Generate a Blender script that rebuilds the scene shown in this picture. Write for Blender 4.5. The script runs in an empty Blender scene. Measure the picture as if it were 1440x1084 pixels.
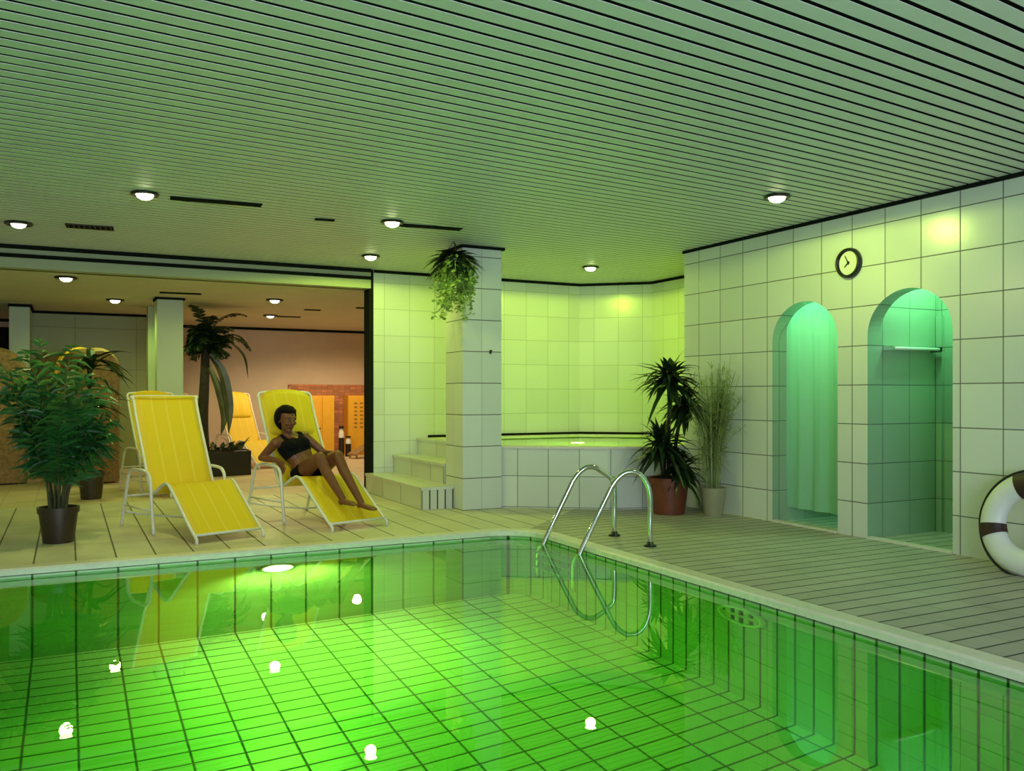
import bpy, math, random
from mathutils import Vector, Matrix, noise
from mathutils.geometry import tessellate_polygon

C = bpy.context.scene.collection
sc = bpy.context.scene
PI = math.pi
R = math.radians
rnd = random.Random(7)

# ------------------------------------------------------------------ mesh helpers
class MB:
    def __init__(s):
        s.v = []; s.f = []; s.m = []
    def add(s, vs, fs, m=0):
        b = len(s.v)
        s.v += [tuple(p) for p in vs]
        s.f += [tuple(i + b for i in f) for f in fs]
        s.m += [m] * len(fs)
    def box(s, a, b, m=0):
        x0, y0, z0 = a; x1, y1, z1 = b
        s.add([(x0,y0,z0),(x1,y0,z0),(x1,y1,z0),(x0,y1,z0),(x0,y0,z1),(x1,y0,z1),(x1,y1,z1),(x0,y1,z1)],
              [(0,3,2,1),(4,5,6,7),(0,1,5,4),(1,2,6,5),(2,3,7,6),(3,0,4,7)], m)
    def prism(s, poly, z0, z1, m=0):
        n = len(poly)
        vs = [(x, y, z0) for x, y in poly] + [(x, y, z1) for x, y in poly]
        fs = [(i, (i+1) % n, n + (i+1) % n, n + i) for i in range(n)]
        for t in tessellate_polygon([[Vector((x, y, 0)) for x, y in poly]]):
            fs.append((t[0], t[2], t[1])); fs.append(tuple(n + i for i in t))
        s.add(vs, fs, m)
    def tube(s, pts, r, n=10, cap=True, m=0, closed=False):
        pts = [Vector(p) for p in pts]; k = len(pts)
        rs = r if isinstance(r, (list, tuple)) else [r] * k
        T = []
        for i in range(k):
            if closed:
                t = pts[(i+1) % k] - pts[i-1]
            else:
                t = pts[min(i+1, k-1)] - pts[max(i-1, 0)]
            T.append(t.normalized() if t.length > 1e-9 else Vector((0,0,1)))
        up = Vector((0,0,1)) if abs(T[0].z) < .9 else Vector((1,0,0))
        N = (up - T[0] * up.dot(T[0])).normalized()
        vs = []
        for i in range(k):
            N = N - T[i] * N.dot(T[i])
            if N.length < 1e-6: N = T[i].orthogonal()
            N.normalize(); B = T[i].cross(N)
            for j in range(n):
                a = 2 * PI * j / n
                vs.append(pts[i] + (N * math.cos(a) + B * math.sin(a)) * rs[i])
        fs = []
        for i in range(k if closed else k - 1):
            i2 = (i + 1) % k
            for j in range(n):
                j2 = (j + 1) % n
                fs.append((i*n+j, i*n+j2, i2*n+j2, i2*n+j))
        if cap and not closed:
            fs.append(tuple(range(n-1, -1, -1))); fs.append(tuple((k-1)*n + j for j in range(n)))
        s.add(vs, fs, m)
    def lathe(s, prof, n=24, c=(0,0,0), M=None, m=0):
        vs = []; fs = []
        for r, z in prof:
            for j in range(n):
                a = 2 * PI * j / n
                p = Vector((r * math.cos(a), r * math.sin(a), z))
                if M: p = M @ p
                vs.append(p + Vector(c))
        k = len(prof)
        for i in range(k - 1):
            for j in range(n):
                j2 = (j + 1) % n
                fs.append((i*n+j, i*n+j2, (i+1)*n+j2, (i+1)*n+j))
        fs.append(tuple(range(n-1, -1, -1))); fs.append(tuple((k-1)*n + j for j in range(n)))
        s.add(vs, fs, m)
    def ball(s, c, r, n=14, k=9, sc_=(1,1,1), M=None, m=0):
        prof = [(max(1e-4, math.sin(PI*i/k)) * r, -math.cos(PI*i/k) * r) for i in range(k+1)]
        S = Matrix.Diagonal(Vector(sc_))
        s.lathe(prof, n, c, (M @ S) if M else S, m)
    def grid(s, P, m=0, thick=0.0):
        # P[i][j] points
        a = len(P); b = len(P[0])
        vs = [Vector(p) for row in P for p in row]
        fs = [(i*b+j, i*b+j+1, (i+1)*b+j+1, (i+1)*b+j) for i in range(a-1) for j in range(b-1)]
        if thick:
            nv = len(vs); no = [Vector((0,0,0)) for _ in vs]
            for f in fs:
                nn = (vs[f[2]] - vs[f[0]]).cross(vs[f[3]] - vs[f[1]])
                for i in f: no[i] += nn
            vs2 = [v - n.normalized() * thick for v, n in zip(vs, no)]
            f2 = [tuple(nv + i for i in reversed(f)) for f in fs]
            rim = [j for j in range(b)] + [i*b+b-1 for i in range(1, a)] + [(a-1)*b+j for j in range(b-2, -1, -1)] + [i*b for i in range(a-2, 0, -1)]
            f3 = [(rim[q], nv + rim[q], nv + rim[(q+1) % len(rim)], rim[(q+1) % len(rim)]) for q in range(len(rim))]
            vs = vs + vs2; fs = fs + f2 + f3
        s.add(vs, fs, m)
    def blade(s, pts, ws, side, fold=.25, m=0):
        # leaf strip along pts with widths ws, side = sideways direction, slight V fold
        pts = [Vector(p) for p in pts]; k = len(pts); vs = []
        for i in range(k):
            t = (pts[min(i+1,k-1)] - pts[max(i-1,0)])
            sd = Vector(side) - t * (Vector(side).dot(t) / max(t.dot(t), 1e-9))
            if sd.length < 1e-5: sd = t.orthogonal()
            sd.normalize(); n = t.cross(sd)
            if n.length > 1e-9: n.normalize()
            w = ws[i] / 2
            vs += [pts[i] - sd*w + n*w*fold, pts[i], pts[i] + sd*w + n*w*fold]
        fs = []
        for i in range(k-1):
            fs += [(3*i, 3*i+1, 3*i+4, 3*i+3), (3*i+1, 3*i+2, 3*i+5, 3*i+4)]
        s.add(vs, fs, m)
    def build(s, name, mat, parent=None, smooth=False, off=None, bevel=0, auto=None):
        me = bpy.data.meshes.new(name)
        o3 = Vector(off) if off is not None else Vector((0,0,0))
        me.from_pydata([tuple(Vector(p) - o3) for p in s.v], [], s.f)
        for mm in (mat if isinstance(mat, (list, tuple)) else [mat]): me.materials.append(mm)
        if any(s.m): me.polygons.foreach_set('material_index', s.m)
        me.polygons.foreach_set('use_smooth', [bool(smooth)] * len(s.f))
        me.update(); me.validate()
        o = bpy.data.objects.new(name, me); C.objects.link(o)
        if parent is not None: o.parent = parent
        elif off is not None: o.location = o3
        if bevel:
            b = o.modifiers.new('Bevel', 'BEVEL'); b.width = bevel; b.segments = 2; b.limit_method = 'ANGLE'
        if smooth and auto:
            try: me.set_sharp_from_angle(angle=R(auto))
            except Exception: pass
        return o

def tag(o, label, cat, group=None, kind=None):
    o['label'] = label; o['category'] = cat
    if group: o['group'] = group
    if kind: o['kind'] = kind
    return o
def thing(name, label, cat, loc=(0,0,0), rotz=0, group=None):
    o = bpy.data.objects.new(name, None); C.objects.link(o)
    o.empty_display_size = .1
    o.location = loc; o.rotation_euler = (0, 0, rotz)
    return tag(o, label, cat, group)
def struct(o, label=None, cat=None):
    o['kind'] = 'structure'
    if label: o['label'] = label
    if cat: o['category'] = cat
    return o
def dup(root, loc, rotz=None, label=None, group=None):
    r = root.copy(); C.objects.link(r); r.location = loc
    if rotz is not None: r.rotation_euler = (0, 0, rotz)
    if label: r['label'] = label
    if group: r['group'] = group
    for ch in list(root.children):
        c = ch.copy(); C.objects.link(c); c.parent = r
        for g in list(ch.children):
            d = g.copy(); C.objects.link(d); d.parent = c
    return r
def crv(pts, n=8):
    # catmull-rom through pts
    pts = [Vector(p) for p in pts]; out = []
    P = [pts[0]*2 - pts[1]] + pts + [pts[-1]*2 - pts[-2]]
    for i in range(1, len(P)-2):
        a, b, c, d = P[i-1], P[i], P[i+1], P[i+2]
        for j in range(n):
            t = j / n
            out.append(.5 * ((2*b) + (c-a)*t + (2*a-5*b+4*c-d)*t*t + (3*b-a-3*c+d)*t*t*t))
    out.append(pts[-1]); return out

# ------------------------------------------------------------------ materials
def mat(name, col, rough=.5, metal=0, spec=.5, emis=None, estr=0, var=0, vscale=8, bump=0, bscale=40, trans=0, sss=0):
    m = bpy.data.materials.new(name); m.use_nodes = True
    nt = m.node_tree; b = nt.nodes['Principled BSDF']
    c4 = (*col, 1)
    b.inputs['Base Color'].default_value = c4
    b.inputs['Roughness'].default_value = rough
    b.inputs['Metallic'].default_value = metal
    b.inputs['Specular IOR Level'].default_value = spec
    if emis:
        b.inputs['Emission Color'].default_value = (*emis, 1); b.inputs['Emission Strength'].default_value = estr
    tc = nt.nodes.new('ShaderNodeTexCoord')
    if var:
        n = nt.nodes.new('ShaderNodeTexNoise'); n.inputs['Scale'].default_value = vscale; n.inputs['Detail'].default_value = 5
        nt.links.new(tc.outputs['Object'], n.inputs['Vector'])
        r = nt.nodes.new('ShaderNodeValToRGB')
        r.color_ramp.elements[0].position = .3; r.color_ramp.elements[1].position = .7
        r.color_ramp.elements[0].color = tuple(x * (1 - var) for x in col) + (1,)
        r.color_ramp.elements[1].color = tuple(min(1, x * (1 + var)) for x in col) + (1,)
        nt.links.new(n.outputs['Fac'], r.inputs['Fac']); nt.links.new(r.outputs['Color'], b.inputs['Base Color'])
    if bump:
        n2 = nt.nodes.new('ShaderNodeTexNoise'); n2.inputs['Scale'].default_value = bscale; n2.inputs['Detail'].default_value = 4
        nt.links.new(tc.outputs['Object'], n2.inputs['Vector'])
        bp = nt.nodes.new('ShaderNodeBump'); bp.inputs['Strength'].default_value = bump; bp.inputs['Distance'].default_value = .02
        nt.links.new(n2.outputs['Fac'], bp.inputs['Height']); nt.links.new(bp.outputs['Normal'], b.inputs['Normal'])
    return m

def tile_mat(name, col, grout, U, V, rough=.25, var=.05, spec=.5, bump=.35, soft=.003, mott=0):
    # U, V = (direction, pitch, offset, width, strength): grout lines on world position
    m = bpy.data.materials.new(name); m.use_nodes = True
    nt = m.node_tree; L = nt.links; N = nt.nodes; b = N['Principled BSDF']
    b.inputs['Roughness'].default_value = rough; b.inputs['Specular IOR Level'].default_value = spec
    g = N.new('ShaderNodeNewGeometry')
    def math_(op, a, bv=None, c=None):
        n = N.new('ShaderNodeMath'); n.operation = op
        for i, x in enumerate((a, bv, c)):
            if x is None: continue
            if isinstance(x, (int, float)): n.inputs[i].default_value = x
            else: L.new(x, n.inputs[i])
        return n.outputs[0]
    lines = []; cells = []
    for d, pitch, offs, w, st in (U, V):
        vm = N.new('ShaderNodeVectorMath'); vm.operation = 'DOT_PRODUCT'
        L.new(g.outputs['Position'], vm.inputs[0]); vm.inputs[1].default_value = d
        t = math_('SUBTRACT', vm.outputs['Value'], offs)
        dist = math_('PINGPONG', t, pitch / 2)
        mr = N.new('ShaderNodeMapRange'); mr.interpolation_type = 'SMOOTHSTEP'
        L.new(dist, mr.inputs['Value'])
        mr.inputs['From Min'].default_value = max(0, w/2 - soft/2); mr.inputs['From Max'].default_value = w/2 + soft
        mr.inputs['To Min'].default_value = st; mr.inputs['To Max'].default_value = 0
        lines.append(mr.outputs['Result'])
        cells.append(math_('FLOOR', math_('DIVIDE', t, pitch)))
    ln = math_('MAXIMUM', lines[0], lines[1])
    cx = N.new('ShaderNodeCombineXYZ'); L.new(cells[0], cx.inputs[0]); L.new(cells[1], cx.inputs[1])
    wn = N.new('ShaderNodeTexWhiteNoise'); L.new(cx.outputs[0], wn.inputs['Vector'])
    k = math_('MULTIPLY_ADD', wn.outputs['Value'], 2*var, 1 - var)
    if mott:
        nz = N.new('ShaderNodeTexNoise'); nz.inputs['Scale'].default_value = 3; nz.inputs['Detail'].default_value = 6
        L.new(g.outputs['Position'], nz.inputs['Vector'])
        k = math_('MULTIPLY', k, math_('MULTIPLY_ADD', nz.outputs['Fac'], 2*mott, 1 - mott))
    vs = N.new('ShaderNodeVectorMath'); vs.operation = 'SCALE'
    vs.inputs[0].default_value = col; L.new(k, vs.inputs['Scale'])
    mx = N.new('ShaderNodeMix'); mx.data_type = 'RGBA'
    L.new(ln, mx.inputs['Factor']); L.new(vs.outputs[0], mx.inputs['A']); mx.inputs['B'].default_value = (*grout, 1)
    L.new(mx.outputs['Result'], b.inputs['Base Color'])
    bp = N.new('ShaderNodeBump'); bp.inputs['Strength'].default_value = bump; bp.inputs['Distance'].default_value = .004
    bp.invert = True; L.new(ln, bp.inputs['Height']); L.new(bp.outputs['Normal'], b.inputs['Normal'])
    rr = math_('MULTIPLY_ADD', ln, .5, rough); L.new(rr, b.inputs['Roughness'])
    return m

X, Y, Z = (1,0,0), (0,1,0), (0,0,1)
TW, TH, TZ = .337, .332, .293
GR = (.03, .035, .025)
WHITE_TILE = (.70, .73, .68)
m_tile_right = tile_mat('WallTileRight', WHITE_TILE, GR, (Y, TW, 4.27, .007, .85), (Z, TH, TZ, .007, .85))
m_tile_x = tile_mat('WallTileAlongX', WHITE_TILE, (.10,.12,.05), (X, TW, 3.88, .005, .5), (Z, TH, TZ, .005, .5))
dg = (math.cos(R(-45)), math.sin(R(-45)), 0)
m_tile_diag = tile_mat('WallTileDiagonal', WHITE_TILE, (.10,.12,.05), (dg, TW, 0.05, .005, .5), (Z, TH, TZ, .005, .5))
m_tile_y = tile_mat('WallTileAlongY', WHITE_TILE, (.10,.12,.05), (Y, TW, .1, .005, .5), (Z, TH, TZ, .005, .5))
m_tile_col = tile_mat('ColumnTile', WHITE_TILE, GR, ((1,1,0), .46, 3.88+8.28, .006, .35), (Z, TH, TZ+.04, .007, .9))
tb = Vector((5.05-4.13, 7.65-8.33, 0)).normalized()
m_tile_tub = tile_mat('TubTile', WHITE_TILE, (.06,.07,.04), (tuple(tb), .33, .2, .006, .8), (Z, .33, .342, .006, .8))
m_tile_step = tile_mat('StepTile', (.66,.67,.58), (.05,.06,.03), (Y, .62, 8.55, .008, .9), (X, .105, 3.3, .01, .0))
m_tile_stepf = tile_mat('StepTileFront', (.66,.67,.58), (.02,.025,.015), (X, .088, 3.3, .013, 1), (Z, 9, 5, .008, .9))
m_tile_stall = tile_mat('StallTile', (.30,.42,.29), (.03,.06,.03), ((1,1,0), TW, .15, .006, .7), (Z, TH, TZ, .006, .8))
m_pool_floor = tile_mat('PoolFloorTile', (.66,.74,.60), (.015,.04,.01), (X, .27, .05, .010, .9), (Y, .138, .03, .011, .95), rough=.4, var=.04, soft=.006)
m_pool_right = tile_mat('PoolWallTileY', (.34,.54,.28), (.01,.03,.008), (Y, .138, .03, .012, .95), (Z, .27, -.31, .007, .45), rough=.35, var=.07, soft=.005)  # darker than the floor tile: the wall's weak light is put into its colour
m_pool_far = tile_mat('PoolWallTileX', (.46,.60,.40), (.01,.03,.008), (X, .27, .05, .012, .85), (Z, .138, -.31, .006, .12), rough=.35, var=.06, soft=.005)  # likewise darkened in colour for shade, less than the right wall
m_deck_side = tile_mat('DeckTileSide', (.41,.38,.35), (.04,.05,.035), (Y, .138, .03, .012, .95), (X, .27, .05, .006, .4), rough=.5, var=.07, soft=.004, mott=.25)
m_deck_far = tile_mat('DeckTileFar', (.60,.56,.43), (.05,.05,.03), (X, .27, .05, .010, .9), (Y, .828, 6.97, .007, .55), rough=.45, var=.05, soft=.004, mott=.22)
m_back_floor = tile_mat('RestRoomFloor', (.62,.50,.34), (.2,.14,.08), (X, .33, 0, .006, .4), (Y, .33, 0, .006, .4), rough=.5, mott=.15)
m_greenwall = tile_mat('RestRoomTile', (.33,.38,.17), (.12,.15,.06), (X, .9, .1, .008, .5), (Z, .66, .3, .008, .5), rough=.5)
m_brick = tile_mat('BrickPanel', (.50,.20,.10), (.34,.17,.09), (X, .12, 0, .012, .8), (Z, .06, 0, .012, .8), rough=.8, var=.25)

m_plaster = mat('TanPlaster', (.62,.50,.38), .8, var=.06, vscale=2, bump=.1)
m_white = mat('CeilingSlat', (.66,.69,.64), .45, var=.03, vscale=3)
m_void = mat('CeilingVoid', (.006,.008,.006), .9)
m_backceil = mat('RestRoomCeiling', (.58,.56,.46), .7, var=.04, vscale=2)
m_coping = mat('Coping', (.74,.70,.60), .35, var=.06, vscale=20)
m_trim = mat('DarkTrim', (.010,.013,.010), .9, spec=.05)
m_beam = mat('PillarPaint', (.46,.54,.40), .5)
m_lintel = mat('BeamPaint', (.36,.40,.26), .6)
m_ftube = mat('WhiteLacquer', (.80,.78,.70), .3)
m_black = mat('BlackPlastic', (.012,.012,.012), .35)
m_chrome = mat('Chrome', (.72,.74,.72), .08, metal=1)
m_potdark = mat('DarkPot', (.035,.020,.012), .4, var=.2)
m_terra = mat('Terracotta', (.16,.036,.016), .5, var=.2, vscale=12)
m_cream = mat('CreamPot', (.30,.28,.18), .45, var=.1)
m_soil = mat('Soil', (.02,.013,.008), .9, bump=.8, bscale=60)
m_leaf = mat('PalmLeaf', (.018,.10,.022), .35, var=.5, vscale=5)
m_leafdk = mat('DarkLeaf', (.012,.030,.010), .35, var=.4, vscale=6)
m_leafthin = mat('WispyLeaf', (.26,.33,.10), .5, var=.3, vscale=9)
m_leaflight = mat('TrailingLeaf', (.36,.52,.12), .4, var=.45, vscale=14)
m_stem = mat('Stem', (.07,.07,.025), .6, var=.3, vscale=20)
m_bark = mat('Bark', (.02,.016,.010), .8, var=.4, vscale=30, bump=.6)
m_banana = mat('BroadLeaf', (.06,.075,.03), .4, var=.5, vscale=6)
m_skin = mat('Skin', (.19,.066,.030), .42, var=.08, vscale=10)
m_suit = mat('BlackSwimsuit', (.005,.005,.006), .85, spec=.15)
m_hair = mat('BlackHair', (.004,.003,.003), .75, spec=.15, bump=.5, bscale=90)
m_eye = mat("Eye", (.18,.16,.14), .5)
m_lip = mat('Lip', (.16,.035,.025), .4)
m_ring = mat('LifeRingWhite', (.78,.80,.76), .35, var=.03)
m_band = mat('DarkBand', (.035,.012,.010), .5)
m_rope = mat('DarkRope', (.012,.012,.012), .7)
m_wicker = mat('Wicker', (.30,.17,.075), .7, var=.35, vscale=30, bump=.8, bscale=55)
m_cush = mat('YellowCushion', (.78,.44,.03), .7)
m_cupb = mat('YellowCupboard', (.80,.43,.03), .5, var=.04)
m_perf = mat('Perforation', (.34,.17,.02), .7)
m_wood = mat('Driftwood', (.34,.20,.08), .6, var=.3, vscale=15)
def cloth_mat(name, col):
    m = bpy.data.materials.new(name); m.use_nodes = True
    nt = m.node_tree; N = nt.nodes; L = nt.links
    out = N['Material Output']; N.remove(N['Principled BSDF'])
    d = N.new('ShaderNodeBsdfDiffuse'); d.inputs['Color'].default_value = (*col, 1)
    t = N.new('ShaderNodeBsdfTranslucent'); t.inputs['Color'].default_value = (*col, 1)
    mx = N.new('ShaderNodeMixShader'); mx.inputs[0].default_value = .5
    L.new(d.outputs[0], mx.inputs[1]); L.new(t.outputs[0], mx.inputs[2]); L.new(mx.outputs[0], out.inputs['Surface'])
    return m
m_curtain = cloth_mat('ShowerCurtainCloth', (.46,.74,.58))
m_pvc = mat('WhitePlate', (.80,.82,.78), .4)
m_clockface = mat('ClockFace', (.85,.85,.70), .5)
m_bulb = mat('LampBulb', (1,1,.85), .3, emis=(1,1,.55), estr=14)
m_bulbwarm = mat('LampBulbWarm', (1,.95,.8), .3, emis=(1,.92,.62), estr=7)
m_bulbdim = mat('LampDim', (.9,.9,.88), .3, emis=(.95,1,.92), estr=1.1)
m_uwglass = mat('UnderwaterLampGlass', (1,1,.9), .2, emis=(1,1,.55), estr=14)
m_glasspane = mat('AddedWindowPane', (.8,.85,.85), .05, emis=(.70,.85,.80), estr=1.5)  # glowing pane of the added window

# sling fabric: yellow with pale lengthwise stripes (object space)
def sling_mat():
    m = bpy.data.materials.new('YellowSling'); m.use_nodes = True
    nt = m.node_tree; N = nt.nodes; L = nt.links; b = N['Principled BSDF']
    b.inputs['Roughness'].default_value = .55
    tc = N.new('ShaderNodeTexCoord'); sp = N.new('ShaderNodeSeparateXYZ'); L.new(tc.outputs['Object'], sp.inputs[0])
    pp = N.new('ShaderNodeMath'); pp.operation = 'PINGPONG'; L.new(sp.outputs['X'], pp.inputs[0]); pp.inputs[1].default_value = .0665
    mr = N.new('ShaderNodeMapRange'); mr.interpolation_type = 'SMOOTHSTEP'; L.new(pp.outputs[0], mr.inputs['Value'])
    mr.inputs['From Min'].default_value = .002; mr.inputs['From Max'].default_value = .014
    mr.inputs['To Min'].default_value = .5; mr.inputs['To Max'].default_value = 0
    mx = N.new('ShaderNodeMix'); mx.data_type = 'RGBA'; L.new(mr.outputs['Result'], mx.inputs['Factor'])
    mx.inputs['A'].default_value = (.80,.55,.010,1); mx.inputs['B'].default_value = (.88,.66,.10,1)
    L.new(mx.outputs['Result'], b.inputs['Base Color'])
    wv = N.new('ShaderNodeTexNoise'); wv.inputs['Scale'].default_value = 220; L.new(tc.outputs['Object'], wv.inputs['Vector'])
    bp = N.new('ShaderNodeBump'); bp.inputs['Strength'].default_value = .15; bp.inputs['Distance'].default_value = .003
    L.new(wv.outputs['Fac'], bp.inputs['Height']); L.new(bp.outputs['Normal'], b.inputs['Normal'])
    return m
m_sling = sling_mat()

def water_mat(name, tint, ripple):
    m = bpy.data.materials.new(name); m.use_nodes = True
    nt = m.node_tree; N = nt.nodes; L = nt.links
    for n in list(N): N.remove(n)
    out = N.new('ShaderNodeOutputMaterial')
    g = N.new('ShaderNodeNewGeometry')
    nz = N.new('ShaderNodeTexNoise'); nz.inputs['Scale'].default_value = 2.2; nz.inputs['Detail'].default_value = 2
    L.new(g.outputs['Position'], nz.inputs['Vector'])
    bp = N.new('ShaderNodeBump'); bp.inputs['Strength'].default_value = ripple; bp.inputs['Distance'].default_value = .01
    L.new(nz.outputs['Fac'], bp.inputs['Height'])
    fr = N.new('ShaderNodeFresnel'); fr.inputs['IOR'].default_value = 1.33; L.new(bp.outputs['Normal'], fr.inputs['Normal'])
    rf = N.new('ShaderNodeBsdfRefraction'); rf.inputs['IOR'].default_value = 1.33; rf.inputs['Roughness'].default_value = 0
    rf.inputs['Color'].default_value = (*tint, 1); L.new(bp.outputs['Normal'], rf.inputs['Normal'])
    gl = N.new('ShaderNodeBsdfGlossy'); gl.inputs['Roughness'].default_value = 0; gl.inputs['Color'].default_value = (1,1,1,1)
    L.new(bp.outputs['Normal'], gl.inputs['Normal'])
    mx = N.new('ShaderNodeMixShader'); L.new(fr.outputs[0], mx.inputs[0]); L.new(rf.outputs[0], mx.inputs[1]); L.new(gl.outputs[0], mx.inputs[2])
    L.new(mx.outputs[0], out.inputs['Surface'])
    return m
m_water = water_mat('PoolWater', (.36,1,.26), .05)
m_spawater = water_mat('SpaWater', (.8,1,.5), .10)

# ------------------------------------------------------------------ room shell
CZ = 2.77          # main ceiling
BZ = 2.53          # rest room ceiling
XL, XR = -2.8, 7.18
YN, YM, YB = -2.5, 10.55, 17.4
PX, PY0, PY1, PXL = 3.64, .55, 6.83, -2.2    # pool
WZ = -.05

def arc(cx, cy, r, a0, a1, n=8):
    return [(cx + r*math.cos(R(a0+(a1-a0)*i/n)), cy + r*math.sin(R(a0+(a1-a0)*i/n))) for i in range(n+1)]
def pool_loop(o):
    c = .36
    return [(PXL-o, PY0-o), (PX+o, PY0-o)] + arc(PX-c, PY1-c, c+o, 0, 90) + [(PXL-o, PY1+o)]
inner, outer = pool_loop(0), pool_loop(.14)
# deck: far part and side part, cut along the corner
cxy = outer[2 + 4]           # middle of the outer corner arc
far_poly = [(XL, YM+.1)] + [(XL, PY1+.14)] + list(reversed(outer[6:11])) + [(PX+1.1, PY1+1.0), (PX+1.1, YM+.1)]
side_poly = [(PX+.14, YN), (6.9, YN), (6.9, YM+.1), (PX+1.1, YM+.1), (PX+1.1, PY1+1.0)] + list(reversed(outer[2:7]))
def slab(poly, name, m, z0=-.12, z1=0):
    b = MB(); b.prism(poly, z0, z1); return struct(b.build(name, m))
slab(far_poly, 'floor', m_deck_far)
slab(side_poly, 'floor_poolside', m_deck_side)
slab([(XL, YN), (PX+.14, YN), (PX+.14, PY0-.14), (XL, PY0-.14)], 'floor_near', m_deck_side)
slab([(XL, PY0-.14), (PXL-.14, PY0-.14), (PXL-.14, PY1+.14), (XL, PY1+.14)], 'floor_left', m_deck_side)
slab([(XL-.1, YM+.1), (7.1, YM+.1), (7.1, YB+.1), (XL-.1, YB+.1)], 'floor_back_room', m_back_floor)
# coping ring
b = MB(); n = len(inner)
vs = [(x, y, z) for lp, z in ((pool_loop(.0), -.035), (pool_loop(0), .004), (pool_loop(.012), .016), (pool_loop(.125), .016), (pool_loop(.14), .006), (pool_loop(.14), -.1)) for x, y in lp]
fs = [(k*n+i, k*n+(i+1) % n, (k+1)*n+(i+1) % n, (k+1)*n+i) for k in range(5) for i in range(n)]
b.add(vs, fs); struct(b.build('trim_pool_edge', m_coping))
# thin dark joint between coping and deck
b = MB()
vs = [(x, y, z) for lp, z in ((pool_loop(.138), .0035), (pool_loop(.158), .0035)) for x, y in lp]
b.add(vs, [(i, (i+1) % n, n+(i+1) % n, n+i) for i in range(n)]); struct(b.build('trim_pool_joint', m_trim))
# pool basin
def fz(y): return -1.55 - .1035 * (y - 2)
wl = [(0, 'pool_wall_near', m_pool_far), (1, 'pool_wall_right', m_pool_right)]
def pool_wall(name, idx, m):
    b = MB()
    for i in idx:
        (xa, ya), (xb, yb) = inner[i], inner[(i+1) % n]
        k = 1
        b.add([(xa, ya, -.03), (xb, yb, -.03), (xb, yb, fz(yb)-.02), (xa, ya, fz(ya)-.02)], [(0, 1, 2, 3)])
    return struct(b.build(name, m))
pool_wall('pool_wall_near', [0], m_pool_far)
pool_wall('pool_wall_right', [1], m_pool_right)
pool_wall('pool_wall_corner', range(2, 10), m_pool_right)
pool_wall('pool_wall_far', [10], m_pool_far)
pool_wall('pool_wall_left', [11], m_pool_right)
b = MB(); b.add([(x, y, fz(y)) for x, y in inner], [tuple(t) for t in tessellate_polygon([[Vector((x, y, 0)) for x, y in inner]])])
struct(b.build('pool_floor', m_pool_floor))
b = MB(); b.add([(x, y, WZ) for x, y in inner], [tuple(range(n))])
w = b.build('pool_water', m_water); tag(w, 'clear green water filling the swimming pool', 'water', kind='stuff')

# ceilings
def clip(poly, axis, val, keep_less):
    out = []
    for i in range(len(poly)):
        p, q = poly[i-1], poly[i]
        ip = (p[axis] <= val) == keep_less or p[axis] == val; iq = (q[axis] <= val) == keep_less or q[axis] == val
        if ip != iq:
            t = (val - p[axis]) / (q[axis] - p[axis])
            out.append((p[0] + (q[0]-p[0])*t, p[1] + (q[1]-p[1])*t))
        if iq: out.append(q)
    return out
sa = R(6.0)
sd = (math.cos(sa), math.sin(sa)); sn = (-sd[1], sd[0])
b = MB(); pitch, gap = .108, .027
for k in range(-40, 120):
    o0 = k*pitch; o1 = o0 + pitch - gap
    q = [(sd[0]*t + sn[0]*o, sd[1]*t + sn[1]*o) for t, o in ((-20, o0), (20, o0), (20, o1), (-20, o1))]
    for ax, val, kl in ((0, XL, False), (0, XR+.02, True), (1, YN, False), (1, YM-.02, True)):
        if q: q = clip(q, ax, val, kl)
    if len(q) > 2: b.prism(q, CZ, CZ+.003)
struct(b.build('ceiling', m_white), 'pale slatted ceiling over the pool', 'ceiling')
b = MB(); b.box((XL, YN, CZ+.04), (XR+.1, YM+.1, CZ+.1)); struct(b.build('ceiling_void', m_void))
b = MB(); b.box((XL, YM-.0, BZ), (7.1, YB+.1, BZ+.06)); struct(b.build('ceiling_back_room', m_backceil))

# right wall with two arches
WX, WT = 5.97, .15
arches = [(4.333, 5.12), (5.437, 6.225)]
SPR, APX = 1.70, 2.058
def arch_z(y, a):
    c = (a[0]+a[1])/2; h = (a[1]-a[0])/2
    t = max(0, 1 - ((y-c)/h)**2)
    return SPR + (APX-SPR) * math.sqrt(t)
b = MB()
def strip(y0, y1, za, zb):
    # wall piece between y0..y1, bottom za at y0 and zb at y1
    for xx, fl in ((WX, 1), (WX+WT, -1)):
        f = (0, 1, 2, 3) if fl < 0 else (3, 2, 1, 0)
        b.add([(xx, y0, za), (xx, y1, zb), (xx, y1, CZ), (xx, y0, CZ)], [f])
ys = YN
for a in arches:
    strip(ys, a[0], 0, 0)
    N_ = 28; h = (a[1]-a[0])/2; c = (a[0]+a[1])/2
    yy = [c - h*math.cos(PI*i/N_) for i in range(N_+1)]
    for i in range(N_):
        z0, z1 = arch_z(yy[i], a), arch_z(yy[i+1], a)
        strip(yy[i], yy[i+1], z0, z1)
        b.add([(WX, yy[i], z0), (WX+WT, yy[i], z0), (WX+WT, yy[i+1], z1), (WX, yy[i+1], z1)], [(0, 1, 2, 3)], 1)
    for y_ in a:
        b.add([(WX, y_, 0), (WX+WT, y_, 0), (WX+WT, y_, SPR), (WX, y_, SPR)], [(0, 1, 2, 3)], 1)
    ys = a[1]
strip(ys, 7.55, 0, 0)
b.add([(WX, 7.55, 0), (WX+WT, 7.55, 0), (WX+WT, 7.55, CZ), (WX, 7.55, CZ)], [(0, 1, 2, 3)], 1)
struct(b.build('wall_right', [m_tile_right, m_tile_stall]), 'white tiled wall with two arched openings', 'wall')
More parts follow.
